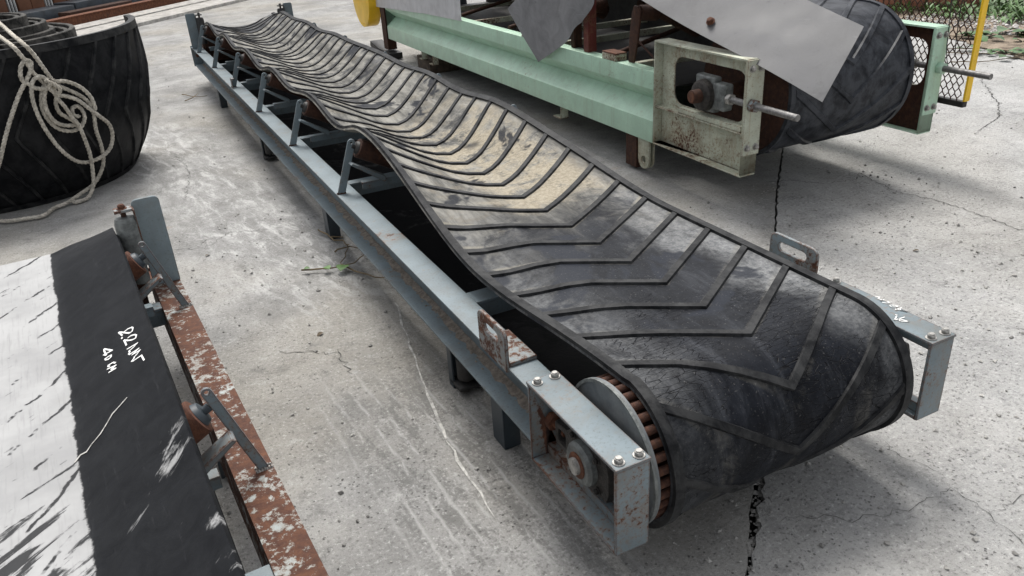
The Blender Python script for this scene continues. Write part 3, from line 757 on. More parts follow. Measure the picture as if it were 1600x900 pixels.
# bearing frames
def bearing_frame(sg):
    xo, xi = sg * .559, sg * .466; x0, x1 = sorted((xo, xi)); ya, yb = -2.40, -1.976; z0, z1 = .205, .455; t = .009
    fr = MB().box(x0, x1, ya, ya + t, z0, z1 - .001).box(x0, x1, yb - t, yb, z0, z1 - .001).box(x0, x1, ya + t, yb - t, z0, z0 + t)
    f = fr.build('bearing_frame', M_bluer, main, .0018, 2)
    tp = MB().box(x0 - .002, x1 + .002, ya - .003, yb + .002, z1, z1 + .008).build('top_plate', M_bluep, f, .0018, 2)
    MB().box(*sorted((xi + sg * .02, xi + sg * .045)), ya + t, yb - t, z0 + t + .0005, z0 + t + .032).build('guide_bar', M_bluer, f, .0015, 1)
    MB().box(*sorted((xi + sg * .02, xi + sg * .045)), ya + t, yb - t, z1 - .030, z1 - .0015).build('guide_bar', M_bluer, f, .0015, 1)
    for (px, py) in ((.22, ya + .020), (.80, ya + .018), (.22, yb - .022), (.80, yb - .020)):
        bolt(f, (x0 + (x1 - x0) * px, py, z1 + .008), (0, 0, 1), .0115)
    xc = sg * .500
    out = []
    for k in range(40):
        t_ = 2 * pi * k / 40; r = .070
        a_, b_ = r * cos(t_), r * sin(t_)
        if abs(b_) > .05: a_ *= 1.05
        out.append((-2.2 + a_ * 1.0, .332 + b_))
    hs_ = plate([(-2.2 - .098, .332 - .062), (-2.2 + .052, .332 - .074), (-2.2 + .088, .332 - .04), (-2.2 + .150, .332 - .036), (-2.2 + .150, .332 + .036), (-2.2 + .088, .332 + .044), (-2.2 + .052, .332 + .074), (-2.2 - .098, .332 + .062), (-2.2 - .108, .332 + .03), (-2.2 - .108, .332 - .03)],
                [roundrect(-2.2 + .096, -2.2 + .134, .332 - .022, .332 + .022, .008, 3)], xc - .02, xc + .02, 'x')
    hb = hs_.build('bearing_block', M_grease, f, .004, 2)
    MB().lathe([(0, .030), (0, .062), (sg * .022, .060), (sg * .030, .052), (sg * .030, .03)], (xc + sg * .012, -2.2, .332), 'x', 28).build('bearing_ring', M_iron, hb, 0, angle=30)
    for (py, pz) in ((-2.262, .285), (-2.262, .380), (-2.15, .276), (-2.15, .388)):
        bolt(hb, (xc + sg * .02, py, pz), (sg, 0, 0), .009, M_grease, 'block_bolt')
    MB().cyl((sg * .36, -2.2, .332), (sg * .556, -2.2, .332), .023, 18).build('shaft', M_bolt, f, .003, 2)
    MB().cyl((xc + sg * .034, -2.2, .332), (sg * .546, -2.2, .332), .036, 18).build('lock_collar', M_rust, f, .003, 2)
    MB().cyl((xc, -2.075, .332), (xc, -1.9, .332), .012, 10).cyl((xc, -2.02, .332), (xc, -1.995, .332), .026, 6).build('take_up_screw', M_rust, f, .001, 1)
    return f
fL = bearing_frame(-1); fR = bearing_frame(1)
# lifting lugs
def lug(sg, ya, yb, ztop, mat):
    out = roundrect(ya, yb, .385, ztop, .028, 4, (1, 1, 0, 0))
    ym = (ya + yb) / 2; sl_ = roundrect(ya + .045, yb - .040, ztop - .058, ztop - .026, .0155, 4)
    x0 = sg * .536; x1 = sg * .524
    p = plate(out, [sl_], min(x0, x1), max(x0, x1), 'x').build('lifting_lug', mat, main, .002, 1)
    return p
lug(-1, -1.80, -1.615, .520, M_bluerr)
l2 = lug(1, -1.925, -1.715, .548, M_bluerr)
MB().box(-.523, -.434, -1.80, -1.615, .4005, .414).build('lug_pad', M_bluerr, main, .002, 1)
MB().box(.434, .523, -1.925, -1.715, .4005, .414).build('lug_pad', M_bluer, main, .002, 1)
# small open bracket on the far rail
MB().prism([(-.525, .401), (-.519, .401), (-.519, .468), (-.500, .468), (-.500, .474), (-.525, .474)], 2.93, 2.985).build('rail_clip', M_bluer, main, .0015, 1)
MB().add([(-.468, -1.93, .262), (-.468, -1.83, .262)], []) 
# dirt line along the root of the lower flange
def dirt_line():  # loose grit
    rr = random.Random(12); mb = MB()
    for i in range(260):
        y = -1.95 + 7.2 * rr.random() ** 1.5; x = -.452 - abs(rr.gauss(0, .016)); s = rr.uniform(.002, .006); z = .224
        vs = [(x + s * cos(a) * rr.uniform(.6, 1.3), y + s * 1.6 * sin(a) * rr.uniform(.6, 1.3), z) for a in (0, 1.3, 2.5, 3.8, 5.1)] + [(x, y, z + s * .6)]
        mb.add(vs, [(0, 1, 5), (1, 2, 5), (2, 3, 5), (3, 4, 5), (4, 0, 5)])
    tag(mb.build('rail_grit', M_dirt, main, recalc=False), kind='stuff')
dirt_line()
def dirt_strip():
    rr = random.Random(13); rows = []; y = -1.95
    while y < 5.4:
        rows.append([(-.4445, y, .2305 + rr.random() * .004), (-.452 - rr.random() * .006, y, .2285), (-.462 - rr.random() * .022, y, .2238)]); y += .03
    MB().grid(rows).build('dirt_seam', M_dirt, main, recalc=False)
dirt_strip()

# handwriting: strokes laid on a surface
def strokes(name, lines, parent, mat, place, w=.0022):
    mb = MB()
    for L in lines:
        P = [place(*p) for p in L]
        for i in range(len(P) - 1):
            (a, na), (b, nb) = P[i], P[i + 1]; d = (b - a)
            if d.length < 1e-6: continue
            d.normalize(); sd_ = d.cross(na).normalized() * w; e = d * w * .7; o_ = na * .0016
            mb.add([a - e + sd_ + o_, b + e + sd_ + o_, b + e - sd_ + o_, a - e - sd_ + o_], [(0, 1, 2, 3)])
    o = mb.build(name, mat, parent, recalc=False, sharp=False); return o
Z = Vector((0, 0, 1))
RW = [[[(.5099, -2.2486), (.4864, -2.2614), (.5234, -2.2645)], [(.503, -2.262), (.4942, -2.2735), (.5116, -2.2884), (.5026, -2.2615)]], [[(.5144, -2.2414), (.5164, -2.2449)]],
    [[(.5393, -2.2206), (.5631, -2.2216)], [(.556, -2.2216), (.5484, -2.2303), (.5548, -2.2473), (.543, -2.2175)]],
    [[(.5557, -2.1999), (.5512, -2.1931), (.5439, -2.1958), (.5447, -2.2038), (.5552, -2.2108), (.5644, -2.2075), (.557, -2.1988)]],
    [[(.5631, -2.1724), (.5621, -2.1813), (.5518, -2.1802), (.5449, -2.17)]], [[(.5631, -2.1589), (.549, -2.1592), (.5575, -2.161), (.5532, -2.1465), (.569, -2.1394), (.5562, -2.1348)]]]
for L in RW:
    strokes('handwriting', L, fR, M_white, lambda x, y: (Vector((x, y, .4635)), Z), .0018)['label'] = 'white handwriting on the right bearing frame'

# ---- left foreground conveyor (same model, turned a little)
AL = radians(3.3)
nv = Vector((cos(AL), sin(AL), 0)); tv = Vector((-sin(AL), cos(AL), 0))
lc = empty('belt_conveyor', tuple(nv * -1.35 + tv * -5.77), AL)
tag(lc, 'rusty conveyor in the left foreground with smooth belt smeared white', 'conveyor')
BL = BeltSurf(yh=3.02, yt=5.50, R=.205, Rt=.16, wave=0)
optl = dict(cross=[(5.03, .06), (3.55, .06)], legs=[(4.55, .10, ''), (3.4, .10, '')], tail=5.24, strut=.012)
build_conveyor(lc, BL, 2.95, 5.40, [4.99, 3.93],
               dict(rail=(M_rail, M_rail), post=M_bluer, roller=M_rust, hub=M_dblue, cross=M_blue, tailplate=M_plate, tailarm=M_bluerr, tailbolt=M_rust, guide=M_iron, weld=M_bolt), optl)
lb = BL.sheet([-.40, -.36, -.3, -.22, -.17, -.15, -.135, -.12, -.06, 0, .06, .12, .135, .15, .17, .22, .3, .36, .40], .012).build('belt', M_wbelt, lc, 0, angle=50)
def onbelt(u, y):
    q = BL.yh - y; return BL.at(u, q), BL.nrm(u, q)
T_ = {'2': [(.3274, 4.473), (.3387, 4.4731), (.351, 4.4638), (.3546, 4.4524), (.3495, 4.4392), (.3412, 4.4415), (.3314, 4.4586), (.3179, 4.4847), (.3112, 4.4939), (.3182, 4.4619)],
 '2b': [(.3327, 4.4224), (.3417, 4.4213), (.3532, 4.4087), (.3573, 4.3967), (.3529, 4.3852), (.3429, 4.3907), (.3308, 4.4068), (.3197, 4.4272), (.322, 4.3891)],
 'd': [(.3149, 4.4508), (.3158, 4.4454)],
 'w': [(.3217, 4.3642), (.3531, 4.3501), (.338, 4.3459), (.3248, 4.3456), (.3256, 4.3353), (.3216, 4.333), (.3239, 4.3248), (.352, 4.3156), (.3302, 4.3122), (.3542, 4.3008), (.3425, 4.294), (.3337, 4.291), (.3317, 4.2857), (.324, 4.2812), (.3288, 4.2754), (.3532, 4.2676), (.3562, 4.232)],
 '4': [(.2523, 4.4307), (.2593, 4.4184), (.2561, 4.4511), (.2573, 4.4607), (.279, 4.4199), (.258, 4.4273)],
 '0': [(.2725, 4.3988), (.2621, 4.4025), (.2537, 4.4029), (.2549, 4.3941), (.2636, 4.3866), (.2712, 4.3896), (.2725, 4.3988)],
 'c': [(.2787, 4.34), (.2732, 4.3512), (.2583, 4.3557), (.2566, 4.3513), (.2605, 4.345)],
 'm': [(.2533, 4.3393), (.2784, 4.3255), (.2635, 4.3238), (.2758, 4.3105), (.256, 4.3169)]}
for ks in T_: strokes('handwriting', [T_[ks]], lb, M_white, onbelt, .0026)['label'] = 'white handwriting on the dark belt edge'
strokes('scratch', [[(.285, 4.128), (.262, 4.120), (.2389, 4.113), (.215, 4.09), (.1982, 4.0761), (.170, 4.066), (.1548, 4.0551), (.139, 4.060), (.125, 4.04)]], lb, M_grout, onbelt, .0022)

# struts from wing-roller brackets down to the rusty rail, on the visible side
for yy in (4.99, 3.93):
    a = Vector((.425, yy + .02, .636)); b = Vector((.495, yy - .03, .405))

# ------------------------------------------------------------------ mint green conveyor
AG = radians(1.2)
gc = empty('belt_conveyor', (1.944, -.554, 0), -AG)
tag(gc, 'mint green conveyor frame raised on blocks at the upper right', 'conveyor')
W_ = 1.40
def sigma(sg):
    p = [(0, .65), (.085, .65), (.085, .644), (.006, .644), (.006, .545), (.116, .458), (.006, .365), (.006, .236), (.085, .236), (.085, .23), (0, .23), (0, .362), (.110, .458), (0, .548)]
    return [(a if sg < 0 else W_ - a, b) for a, b in p]
for sg in (-1, 1):
    MB().prism(sigma(sg), .782, 5.92).build('side_rail', M_mint, gc, .006, 2, angle=25)
MB().box(.13, 1.22, .95, 5.9, .49, .50).box(1.22, 1.228, .95, 5.9, .49, 1.12).build('shade_plate', M_dark, gc, 0)  # dark plates added so the inside of the frame looks deeply shaded
# end frames (bearing boxes)
def end_frame(sg):
    def X(a): return a if sg < 0 else W_ - a
    y0, y1, z0, z1 = 0, .78, .23, .83
    web = plate([(y0 + .01, z0 + .01), (y1 - .01, z0 + .01), (y1 - .01, z1 - .01), (y0 + .01, z1 - .01)], [roundrect(.012 + .04, .655, .49, .755, .07, 5, (1, 1, 1, 1))], *sorted((X(.055), X(.062))), 'x')
    f = web.build('end_frame', M_mintd if sg < 0 else M_drust, gc, 0)
    fl = MB().box(*sorted((X(0), X(.10))), y0, y1, z1 - .010, z1).box(*sorted((X(0), X(.10))), y0, y1, z0, z0 + .010)
    fl.box(*sorted((X(0), X(.10))), y0, y0 + .010, z0 + .010, z1 - .010).box(*sorted((X(0), X(.10))), y1 - .010, y1, z0 + .010, z1 - .010)
    fl.build('flange', M_mintf if sg < 0 else M_mint, f, .002, 2)
    MB().box(*sorted((X(.008), X(.055))), y0 + .011, y1 - .011, .448, .458).build('stiffener', M_mintd, f, .002, 1)
    cp = MB().box(*sorted((X(-.004), X(.104))), y0 - .012, y0 - .001, .345, .826).build('clamp_plate', M_mintb if sg < 0 else M_mint, f, .002, 2)
    for (a, b) in ((.025, .785), (.080, .785), (.025, .385), (.080, .385)): bolt(cp, (X(a), -.012, b), (0, -1, 0), .014, M_bolt)
    xs = X(.035)
    MB().cyl((xs, -.33, .605), (xs, .20, .605), .017, 18).build('take_up_screw', M_steel, f, .002, 1)
    MB().cyl((xs, -.046, .605), (xs, -.0125, .605), .034, 6).build('nut', M_bluerr if sg < 0 else M_mint, f, .002, 1)
    MB().cyl((xs, .135, .605), (xs, .165, .605), .030, 6).build('nut', M_bolt, f, .002, 1)
    bx = MB().box(*sorted((X(.012), X(.075))), .17, .27, .535, .675).box(*sorted((X(.018), X(.07))), .26, .42, .51, .70)
    hb = bx.build('bearing_block', M_iron, f, .014, 3)
    MB().lathe([(0, .04), (0, .085), (.03 * sg, .08), (.04 * sg, .06), (.04 * sg, .03)], (X(.015), .33, .60), 'x', 28).build('bearing_ring', M_grease, hb, 0, angle=30)
    MB().cyl((X(.10), .33, .60), (X(-.075), .33, .60), .040, 20, .036).build('shaft', M_drust, f, .006, 2)
    MB().cyl((X(-.0755), .33, .60), (X(-.078), .33, .60), .028, 18).build('shaft_end', M_rust, f, 0)
    MB().box(*sorted((X(.012), X(.05))), .03, .56, .4585, .488).build('slide_bar', M_mintd, f, .003, 1)
    return f
eL = end_frame(-1); eR = end_frame(1)
# tail drum with ribbed belt
class DrumBelt(BeltSurf):
    pass
DB = BeltSurf(yh=.31, zh=.60, R=.36, yt=5.9, Rt=.3, hw=.43, wave=0)
def gsec(u, y):
    k = smooth01((y - .31) / 1.0); a = radians(28) * k; au = abs(u); w = max(0, au - .13)
    return (min(au, .13) + w * cos(a)) * (1 if u > 0 else -1), .96 + w * sin(a)
DB.section = gsec
us = [-.43, -.4, -.34, -.26, -.18, -.13, -.06, 0, .06, .13, .18, .26, .34, .4, .43]
def shift(mb, dx):
    mb.v = [(v[0] + dx, v[1], v[2]) for v in mb.v]; return mb
GX = .68
gb = shift(DB.sheet(us, .012, DB.qs(.2)), GX).build('belt', M_gbelt, gc, 0, angle=50)
for sg in (-1, 1): shift(DB.strip((.402, .431) if sg > 0 else (-.431, -.402), .010, DB.qs(.2)), GX).build('edge_rim', M_gbelt, gb, 0, angle=40)
for i in range(-14, 7): shift(DB.cleat(.03 + .2 * i, .40, .30, .024, .015, .012), GX).build('cleat', M_gbelt, gb, 0, angle=35)
MB().lathe([(-.42, .04), (-.42, .345), (.42, .345), (.42, .04)], (GX, .31, .60), 'x', 40).build('drum', M_drust, gc, 0)
MB().cyl((.10, .33, .60), (1.3, .33, .60), .038, 16).build('drum_shaft', M_drust, gc)
# interior cross bars and idlers
for yy in (1.1, 2.1, 2.62, 3.6, 4.6, 5.6):
    MB().box(.086, 1.314, yy, yy + .05, .60, .642).build('cross_bar', M_mintd, gc, .002, 1)
for yy in (1.05, 2.15, 3.3, 4.4, 5.4):
    MB().cyl((.16, yy, .99), (.52, yy, .80), .055, 16).build('wing_roller', M_drust, gc, .004, 1)
    MB().cyl((1.20, yy, .99), (.84, yy, .80), .055, 16).build('wing_roller', M_drust, gc, .004, 1)
# pale bent post on a foot plate
MB().box(.00, .16, 2.40, 2.50, .6505, .662).build('foot_plate', M_mintb, gc, .003, 1)
MB().tube(spline([(.085, 2.45, .66), (.085, 2.46, .80), (.075, 2.47, .90), (.11, 2.50, 1.05), (.15, 2.52, 1.2)], .03), .022, 12).build('bent_post', M_mintd, gc, 0)
# red-brown channel post with a torn foot
M_maroon = painted('maroon_paint', (.12, .022, .018), .25, 24, .5, .4, (.09, .04, .02))
MB().prism([(.03, 1.565), (.095, 1.565), (.095, 1.572), (.037, 1.572), (.037, 1.618), (.095, 1.618), (.095, 1.625), (.03, 1.625)], .652, 1.02, 'z').build('maroon_post', M_maroon, gc, .002, 1)
MB().box(.0, .085, 1.19, 1.345, .6505, .692).build('spacer_block', M_mintd, gc, .004, 2)
MB().box(.0, .085, 1.189, 1.346, .6925, .699).build('rust_cap', M_rust, gc, .002, 1)
# rusted roller bracket arm
pl = plate([(1.07, .652), (1.13, .652), (1.12, .80), (1.10, .93), (1.075, .985), (1.03, .985), (1.005, .955), (1.03, .80)], [], .055, .068, 'x').build('roller_bracket', M_drust, gc, .004, 2)
MB().cyl((.07, 1.045, .945), (.20, 1.045, .93), .045, 18).build('idler_roller', M_drust, gc, .008, 2)
MB().cyl((.06, 1.10, .82), (.09, .82, .66), .006, 6).build('tie_rod', M_drust, gc)
for (yy, zz, dx) in ((1.78, .66, .02),):
    MB().box(.03 + dx, .042 + dx, yy, yy + .05, .6505, .98).box(.03 + dx, .09 + dx, yy, yy + .008, .6505, .98).build('idler_post', M_drust, gc, .002, 1)
for yy in (1.35, 2.9, 3.9): MB().cyl((.09, yy, .66), (1.2, yy + .25, .80), .016, 10).build('tie_rod', M_drust, gc)
MB().cyl((.05, 1.78, .93), (.30, 1.80, .90), .050, 18).build('idler_roller', M_drust, gc, .008, 2)
# lugs and feet under the rail
def foot(yy, w, zb, m):
    MB().box(.008, .07, yy, yy + .008, zb, .2295).box(.008, .07, yy, yy + w, zb, zb + .008).build('foot_bracket', m, gc, .0015, 1)
foot(1.93, .12, .135, M_mintb); foot(4.86, .10, .14, M_mintb); foot(4.55, .12, .13, M_mintb)
for dx in (0, .03):
    plate([(.83, .2295), (.95, .2295), (.95, .10)] + [(.89 + .06 * cos(radians(k)), .10 + .06 * sin(radians(k))) for k in range(0, -181, -20)], [ring(.89, .10, .022, 14)], .012 + dx, .026 + dx, 'x').build('pivot_lug', M_mintd, gc, .002, 1)
MB().box(.02, .07, .98, 1.10, .02, .2295).build('rusty_leg', M_drust, gc, .003, 1)
MB().box(.008, .10, .80, 1.30, .2305, .2345).build('shim_plate', M_mintb, gc, .001, 1)
# side cover sheets on the rail
def sheet_poly(pts, t, name, mat, parent, bevel=0):
    P = [Vector(p) for p in pts]; n = (P[1] - P[0]).cross(P[2] - P[0]).normalized() * t
    k = len(P); mb = MB(); mb.add([p for p in P] + [p + n for p in P], [tuple(range(k))[::-1], tuple(range(k, 2 * k))] + [(i, (i + 1) % k, k + (i + 1) % k, k + i) for i in range(k)])
    return mb.build(name, mat, parent, bevel, 1)
sheet_poly([(-.010, 6.24, .548), (-.010, 4.66, .618), (-.012, 4.66, 1.25), (-.012, 6.24, 1.25)], .002, 'cover_sheet', M_galv, gc)
sheet_poly([(-.014, 4.68, .622), (-.014, 3.64, .648), (-.016, 3.62, 1.25), (-.016, 4.68, 1.25)], .002, 'cover_sheet', M_galv, gc)
# drive end: column, skid and yellow belt guard
MB().box(.0, .10, 5.96, 6.10, .10, .95).box(-.006, .0, 5.95, 6.11, .10, .95).build('drive_column', M_drust, gc, .003, 1)
MB().prism([(.06, .0), (.56, .0), (.66, .12), (.62, .16), (.06, .10)], -.12, .35, 'z') if False else None
sk = MB().prism([(5.85, .01), (6.40, .01), (6.62, .07), (6.60, .13), (6.3, .085), (5.85, .075)], -.03, .12, 'x').build('skid', M_dark, gc, .006, 2)
ob = [(6.53 + .335 * cos(radians(k)), .64 + .335 * sin(radians(k))) for k in range(180, 361, 12)]
ob = ob + [(6.865, 1.3), (6.195, 1.3)]
yg = plate(ob, [ring(6.60, .72, .035, 14), ring(6.50, .345, .010, 8), ring(6.58, .345, .010, 8)], -.10, .045, 'x').build('belt_guard', M_yel, gc, .008, 2)
# loose zinc plate hanging over the rail (top-level)
gm = gc.matrix_basis
def gw(x, y, z): return (Matrix.Translation((1.944, -.554, 0)) @ Matrix.Rotation(-AG, 4, 'Z')) @ Vector((x, y, z))
def hang_plate():
    # outline in (y,z) of the machine frame; the near part curls towards the machine
    def bend(y, z):
        k = smooth01((1.80 - y) / .55); return -.035 + .10 * k * k - (.03 * smooth01((y - 1.9) / .6))
    rows = []; n = 16
    left = Vector((2.575, .850)); bottom = Vector((2.145, .520))
    # parametrise a sheared rectangle: a along bottom-left edge, b to upper right
    A, B = Vector((2.575, .850)), Vector((2.145, .520)); Cc, D = Vector((1.36, .880)), Vector((1.70, 1.30))
    for i in range(n + 1):
        t = i / n; r = []
        for j in range(n + 1):
            s_ = j / n
            p = (A.lerp(D, s_)).lerp(B.lerp(Cc, s_), t)
            p = p + Vector((.20, -.03)) * smooth01((t - .45) / .55) * smooth01((s_ - .45) / .55) - Vector((.10, 0)) * sin(pi * min(1, max(0, (t - .5) / .5))) * smooth01((s_ - .5) / .5)
            r.append(gw(bend(p.x, p.y), p.x, p.y))
        rows.append(r)
    mb = MB().grid(rows); off = gw(1, 0, 0) - gw(0, 0, 0)
    b2 = MB().grid([[p + off * .003 for p in r[::-1]] for r in rows])
    mb.add(b2.v, b2.f, True)
    for e1, e2 in ((rows[0], 0), (rows[-1], 0), ([r[0] for r in rows], 0), ([r[-1] for r in rows], 0)):
        mb.grid([[p, p + off * .003] for p in e1], False)
    o = mb.build('metal_sheet', M_galv2, None, 0, angle=40)
    tag(o, 'bent dull grey metal sheet hanging corner down over the mint green rail', 'metal sheet')
    p = gw(-.012, 1.70, .905); bolt(o, p, gw(-1, 0, 0) - gw(0, 0, 0), .016, M_dark, 'sheet_bolt')
hang_plate()
def big_sheet():
    A = Vector((.10, -.404, .683)); B = Vector((.40, -.316, .971)); D = Vector((-.05, .853, 1.044))
    e1 = (D - A).normalized(); nn = (B - A).cross(e1).normalized(); e2 = e1.cross(nn).normalized()
    if e2.dot(B - A) < 0: e2 = -e2
    wv = B - A; L = 1.9
    P = [A, A + e1 * L, A + e1 * L + wv * 1.0, B]
    rows = []; 
    for i in range(13):
        t = i / 12; r = []
        for j in range(7):
            s_ = j / 6; p = A + e1 * L * t + wv * s_
            p = p + nn * (.012 * sin(3 * pi * t) * (1 - s_) + .02 * smooth01((t - .5) / .5))
            r.append(gw(*p))
        rows.append(r)
    off = (gw(*nn) - gw(0, 0, 0)) * .003
    mb = MB().grid(rows); b2 = MB().grid([[p + off for p in r[::-1]] for r in rows]); mb.add(b2.v, b2.f, True)
    for e in (rows[0], rows[-1], [r[0] for r in rows], [r[-1] for r in rows]): mb.grid([[p, p + off] for p in e], False)
    o = mb.build('metal_sheet', M_galv3, None, 0, angle=40)
    tag(o, 'large grey galvanised sheet lying slanted across the drum of the green conveyor', 'metal sheet')
    c = A + e1 * .80 + wv * .20
    sgn = 1 if nn.z > 0 else -1
    bolt(o, gw(*(c + nn * sgn * .004)), (gw(*(nn * sgn)) - gw(0, 0, 0)), .018, M_rust, 'rusty_bolt')
big_sheet()

# yellow framed wire mesh guard
mg = MB().box(1.402, 1.50, .62, .66, .44, .50).build('mesh_guard', M_dark, gc, .002, 1)
mg['label'] = 'wire mesh guard with a yellow front edge'
def mesh_guard():
    y0, y1, z0, z1 = -.10, 1.25, .43, 1.35
    X0 = 1.50
    MB().box(X0 - .004, X0 + .040, y0 - .012, y0 + .0, z0 - .02, z1).box(X0 + .036, X0 + .040, y0, y0 + .03, z0 - .02, z1).build('yellow_edge', M_yel, mg, .002, 1)
    MB().box(X0 - .004, X0 + .02, y1, y1 + .02, z0, z1).build('yellow_edge', M_yel, mg, .002, 1)
    MB().box(X0 - .004, X0 + .034, y0 - .006, y1, z0 - .055, z0 - .021).build('bottom_bar', M_dark, mg, .004, 1)
    mb = MB(); cw, ch = .040, .046; rr = random.Random(4)
    ny = int((y1 - y0) / cw) + 1; nz = int((z1 - z0) / ch) + 2
    def pt(i, j, s):   # hexagon-like diamond mesh nodes
        off = .5 if j % 2 else 0
        return Vector((X0, y0 + (i + off) * cw, z0 - .02 + j * ch * .75 + s * ch * .25))
    def wire(a, b):
        if min(a.y, b.y) < y0 or max(a.y, b.y) > y1 or max(a.z, b.z) > z1 + .02: return
        mb.tube([a, b], .0033, 4, False)
    for j in range(int(nz / .75)):
        for i in range(ny):
            lo, hi = pt(i, j, 0), pt(i, j, 1); wire(lo, hi)
            nx = 0 if j % 2 else -1
            wire(hi, pt(i + nx, j + 1, 0)); wire(hi, pt(i + nx + 1, j + 1, 0))
    tag(mb.build('wire_mesh', M_drust, mg, recalc=False), kind='stuff')
    # stray tie wires
    for pts in ([(-.10, -.46, .62), (-.10, -.455, .50), (-.098, -.46, .38), (-.10, -.47, .27)], [(-.12, -.40, .60), (-.11, -.41, .46), (-.12, -.43, .30), (-.105, -.45, .20)]):
        MB().tube(spline([(p[0] + 1.5, p[1] + .40, p[2] + .40) for p in pts], .03), .0026, 4).build('tie_wire', M_dark, mg)
mesh_guard()

# timber blocks under the green conveyor
def block(yy, w, d, h, lab, seed):
    rr = random.Random(seed); c = gw(.06, yy, 0)
    o = MB().box(-d * .0, d, 0, w, 0, h).build('timber_block', M_wood, None, .006, 2); o.location = c; o.rotation_euler = (0, 0, -AG + rr.uniform(-.05, .05))
    tag(o, lab, 'block')
block(4.80, .42, .9, .135, 'dark timber block under the far half of the green conveyor', 1)

# ------------------------------------------------------------------ coil of ribbed belt
CX, CY = -1.62, 2.95
coil = empty('belt_coil', (CX, CY, 0))
tag(coil, 'huge coil of ribbed black rubber belt standing at the upper left', 'belt coil')
ZR = [(0, .80), (.08, .855), (.2, .925), (.35, .99), (.5, 1.03), (.7, 1.05), (.99, 1.035)]
def rz(z):
    for (a, ra), (b, rb_) in zip(ZR, ZR[1:]):
        if z <= b: return ra + (rb_ - ra) * (z - a) / (b - a)
    return ZR[-1][1]
n = 120
A0, A1 = radians(-200), radians(12)
def arc_sheet(rf, zs, a0, a1, th, n=90, dz=0.0):
    rows = []
    for i in range(n + 1):
        a = a0 + (a1 - a0) * i / n
        o_ = [Vector((rf(z) * cos(a), rf(z) * sin(a), z)) for z in zs]; i_ = [Vector(((rf(z) - th) * cos(a), (rf(z) - th) * sin(a), z)) for z in zs[::-1]]
        rows.append(o_ + i_ + [o_[0]])
    mb = MB().grid(rows); k = len(rows[0]) - 1
    mb.add(rows[0][:-1], [tuple(range(k))]); mb.add(rows[-1][:-1], [tuple(range(k))[::-1]]); return mb
ZS = [z / 24 * .99 for z in range(25)]
outer = arc_sheet(rz, ZS, A0, A1, .03).build('outer_wrap', M_coil, coil, 0, angle=40)
def on_coil(a, z, off=0): r = rz(z) + off; return Vector((r * cos(a), r * sin(a), z))
for (z0_, z1_, h) in ((.945, .9925, .013), (.0, .035, .013)):
    arc_sheet(lambda z, h=h: rz(min(z, .99)) + h, [z0_, z1_], A0 - .002, A1 + .002, .033).build('edge_rim', M_coilc, outer, 0, angle=35)
for i in range(60):
    a0 = radians(-196) + .185 * i; rows = []
    if a0 + .33 > A1 - .02: break
    for k in range(15):
        z = .03 + .92 * k / 14; s_ = abs(z - .48) / .48; a = a0 + s_ * .27
        rr_ = []
        for da, h in ((-.015, -.003), (-.009, .014), (.009, .014), (.015, -.003)):
            rr_.append(on_coil(a + da, z, h))
        rows.append(rr_)
    MB().grid(rows).build('cleat', M_coilc, outer, 0, angle=35)
rr = random.Random(8); W2 = []
for r, zt in ((1.0, .955), (.955, .935), (.91, .945)):
    arc_sheet(lambda z, r=r: min(r, rz(z) - .035 - (1.0 - r)), [0, .1, .3, .5, .7, zt], radians(-200), radians(-38), .026, 60).build('inner_wrap', M_coil, coil, 0, angle=40)
W2 += [(.655, .976, .034), (.612, .958, .03), (.575, .930, .03), (.532, .985, .032), (.494, 1.035, .032), (.452, 1.022, .03), (.415, .985, .03), (.388, 1.085, .032), (.346, 1.078, .03), (.308, 1.05, .03), (.26, 1.03, .03), (.2, 1.02, .03), (.15, 1.0, .03)]
for r, zt, th in W2:
    MB().lathe([(zt - .95, r), (zt - .004, r), (zt, r - .004), (zt, r - th + .004), (zt - .004, r - th), (zt - .95, r - th)], (0, 0, 0), 'z', 72).build('inner_wrap', M_coiltop if r < .7 else M_coil, coil, 0, angle=30)

# ------------------------------------------------------------------ rope
def rope_mesh(name, paths, R, parent=None):
    mb = MB()
    for path in paths:
        P = spline(path, .010); rs = R * .54; a = None; st = [[], [], []]; L = 0
        for i, p in enumerate(P):
            d = (P[min(i + 1, len(P) - 1)] - P[max(i - 1, 0)])
            if d.length < 1e-7: continue
            d.normalize()
            if a is None: a = d.orthogonal().normalized()
            a = (a - d * a.dot(d)).normalized(); b = d.cross(a)
            if i: L += (p - P[i - 1]).length
            for k in range(3):
                t = 2 * pi * k / 3 + L / (R * 6.2) * 2 * pi
                st[k].append(p + (a * cos(t) + b * sin(t)) * R * .50)
        for k in range(3): mb.tube(st[k], rs, 6)
    return mb.build(name, M_rope, parent, recalc=False, angle=60)
def outw(pts, off):   # push a strand outwards from the coil axis so strands cross over each other
    o = []
    for x, y, z in pts:
        d = Vector((x - CX, y - CY, 0)).normalized(); o.append((x + d.x * off, y + d.y * off, z))
    return o
top1 = [(-1.60, 3.55, 1.13), (-1.42, 2.75, 1.10), (-1.285, 2.15, 1.040), (-1.233, 1.945, 1.012), (-1.202, 1.945, .952), (-1.175, 1.965, .867), (-1.155, 1.983, .797)]
top2 = [(-1.62, 3.2, 1.12), (-1.46, 2.55, 1.085), (-1.335, 2.10, 1.03), (-1.285, 1.925, 1.005), (-1.262, 1.915, .955), (-1.25, 1.930, .919), (-1.232, 1.945, .85), (-1.203, 1.96, .793), (-1.186, 1.965, .750)]
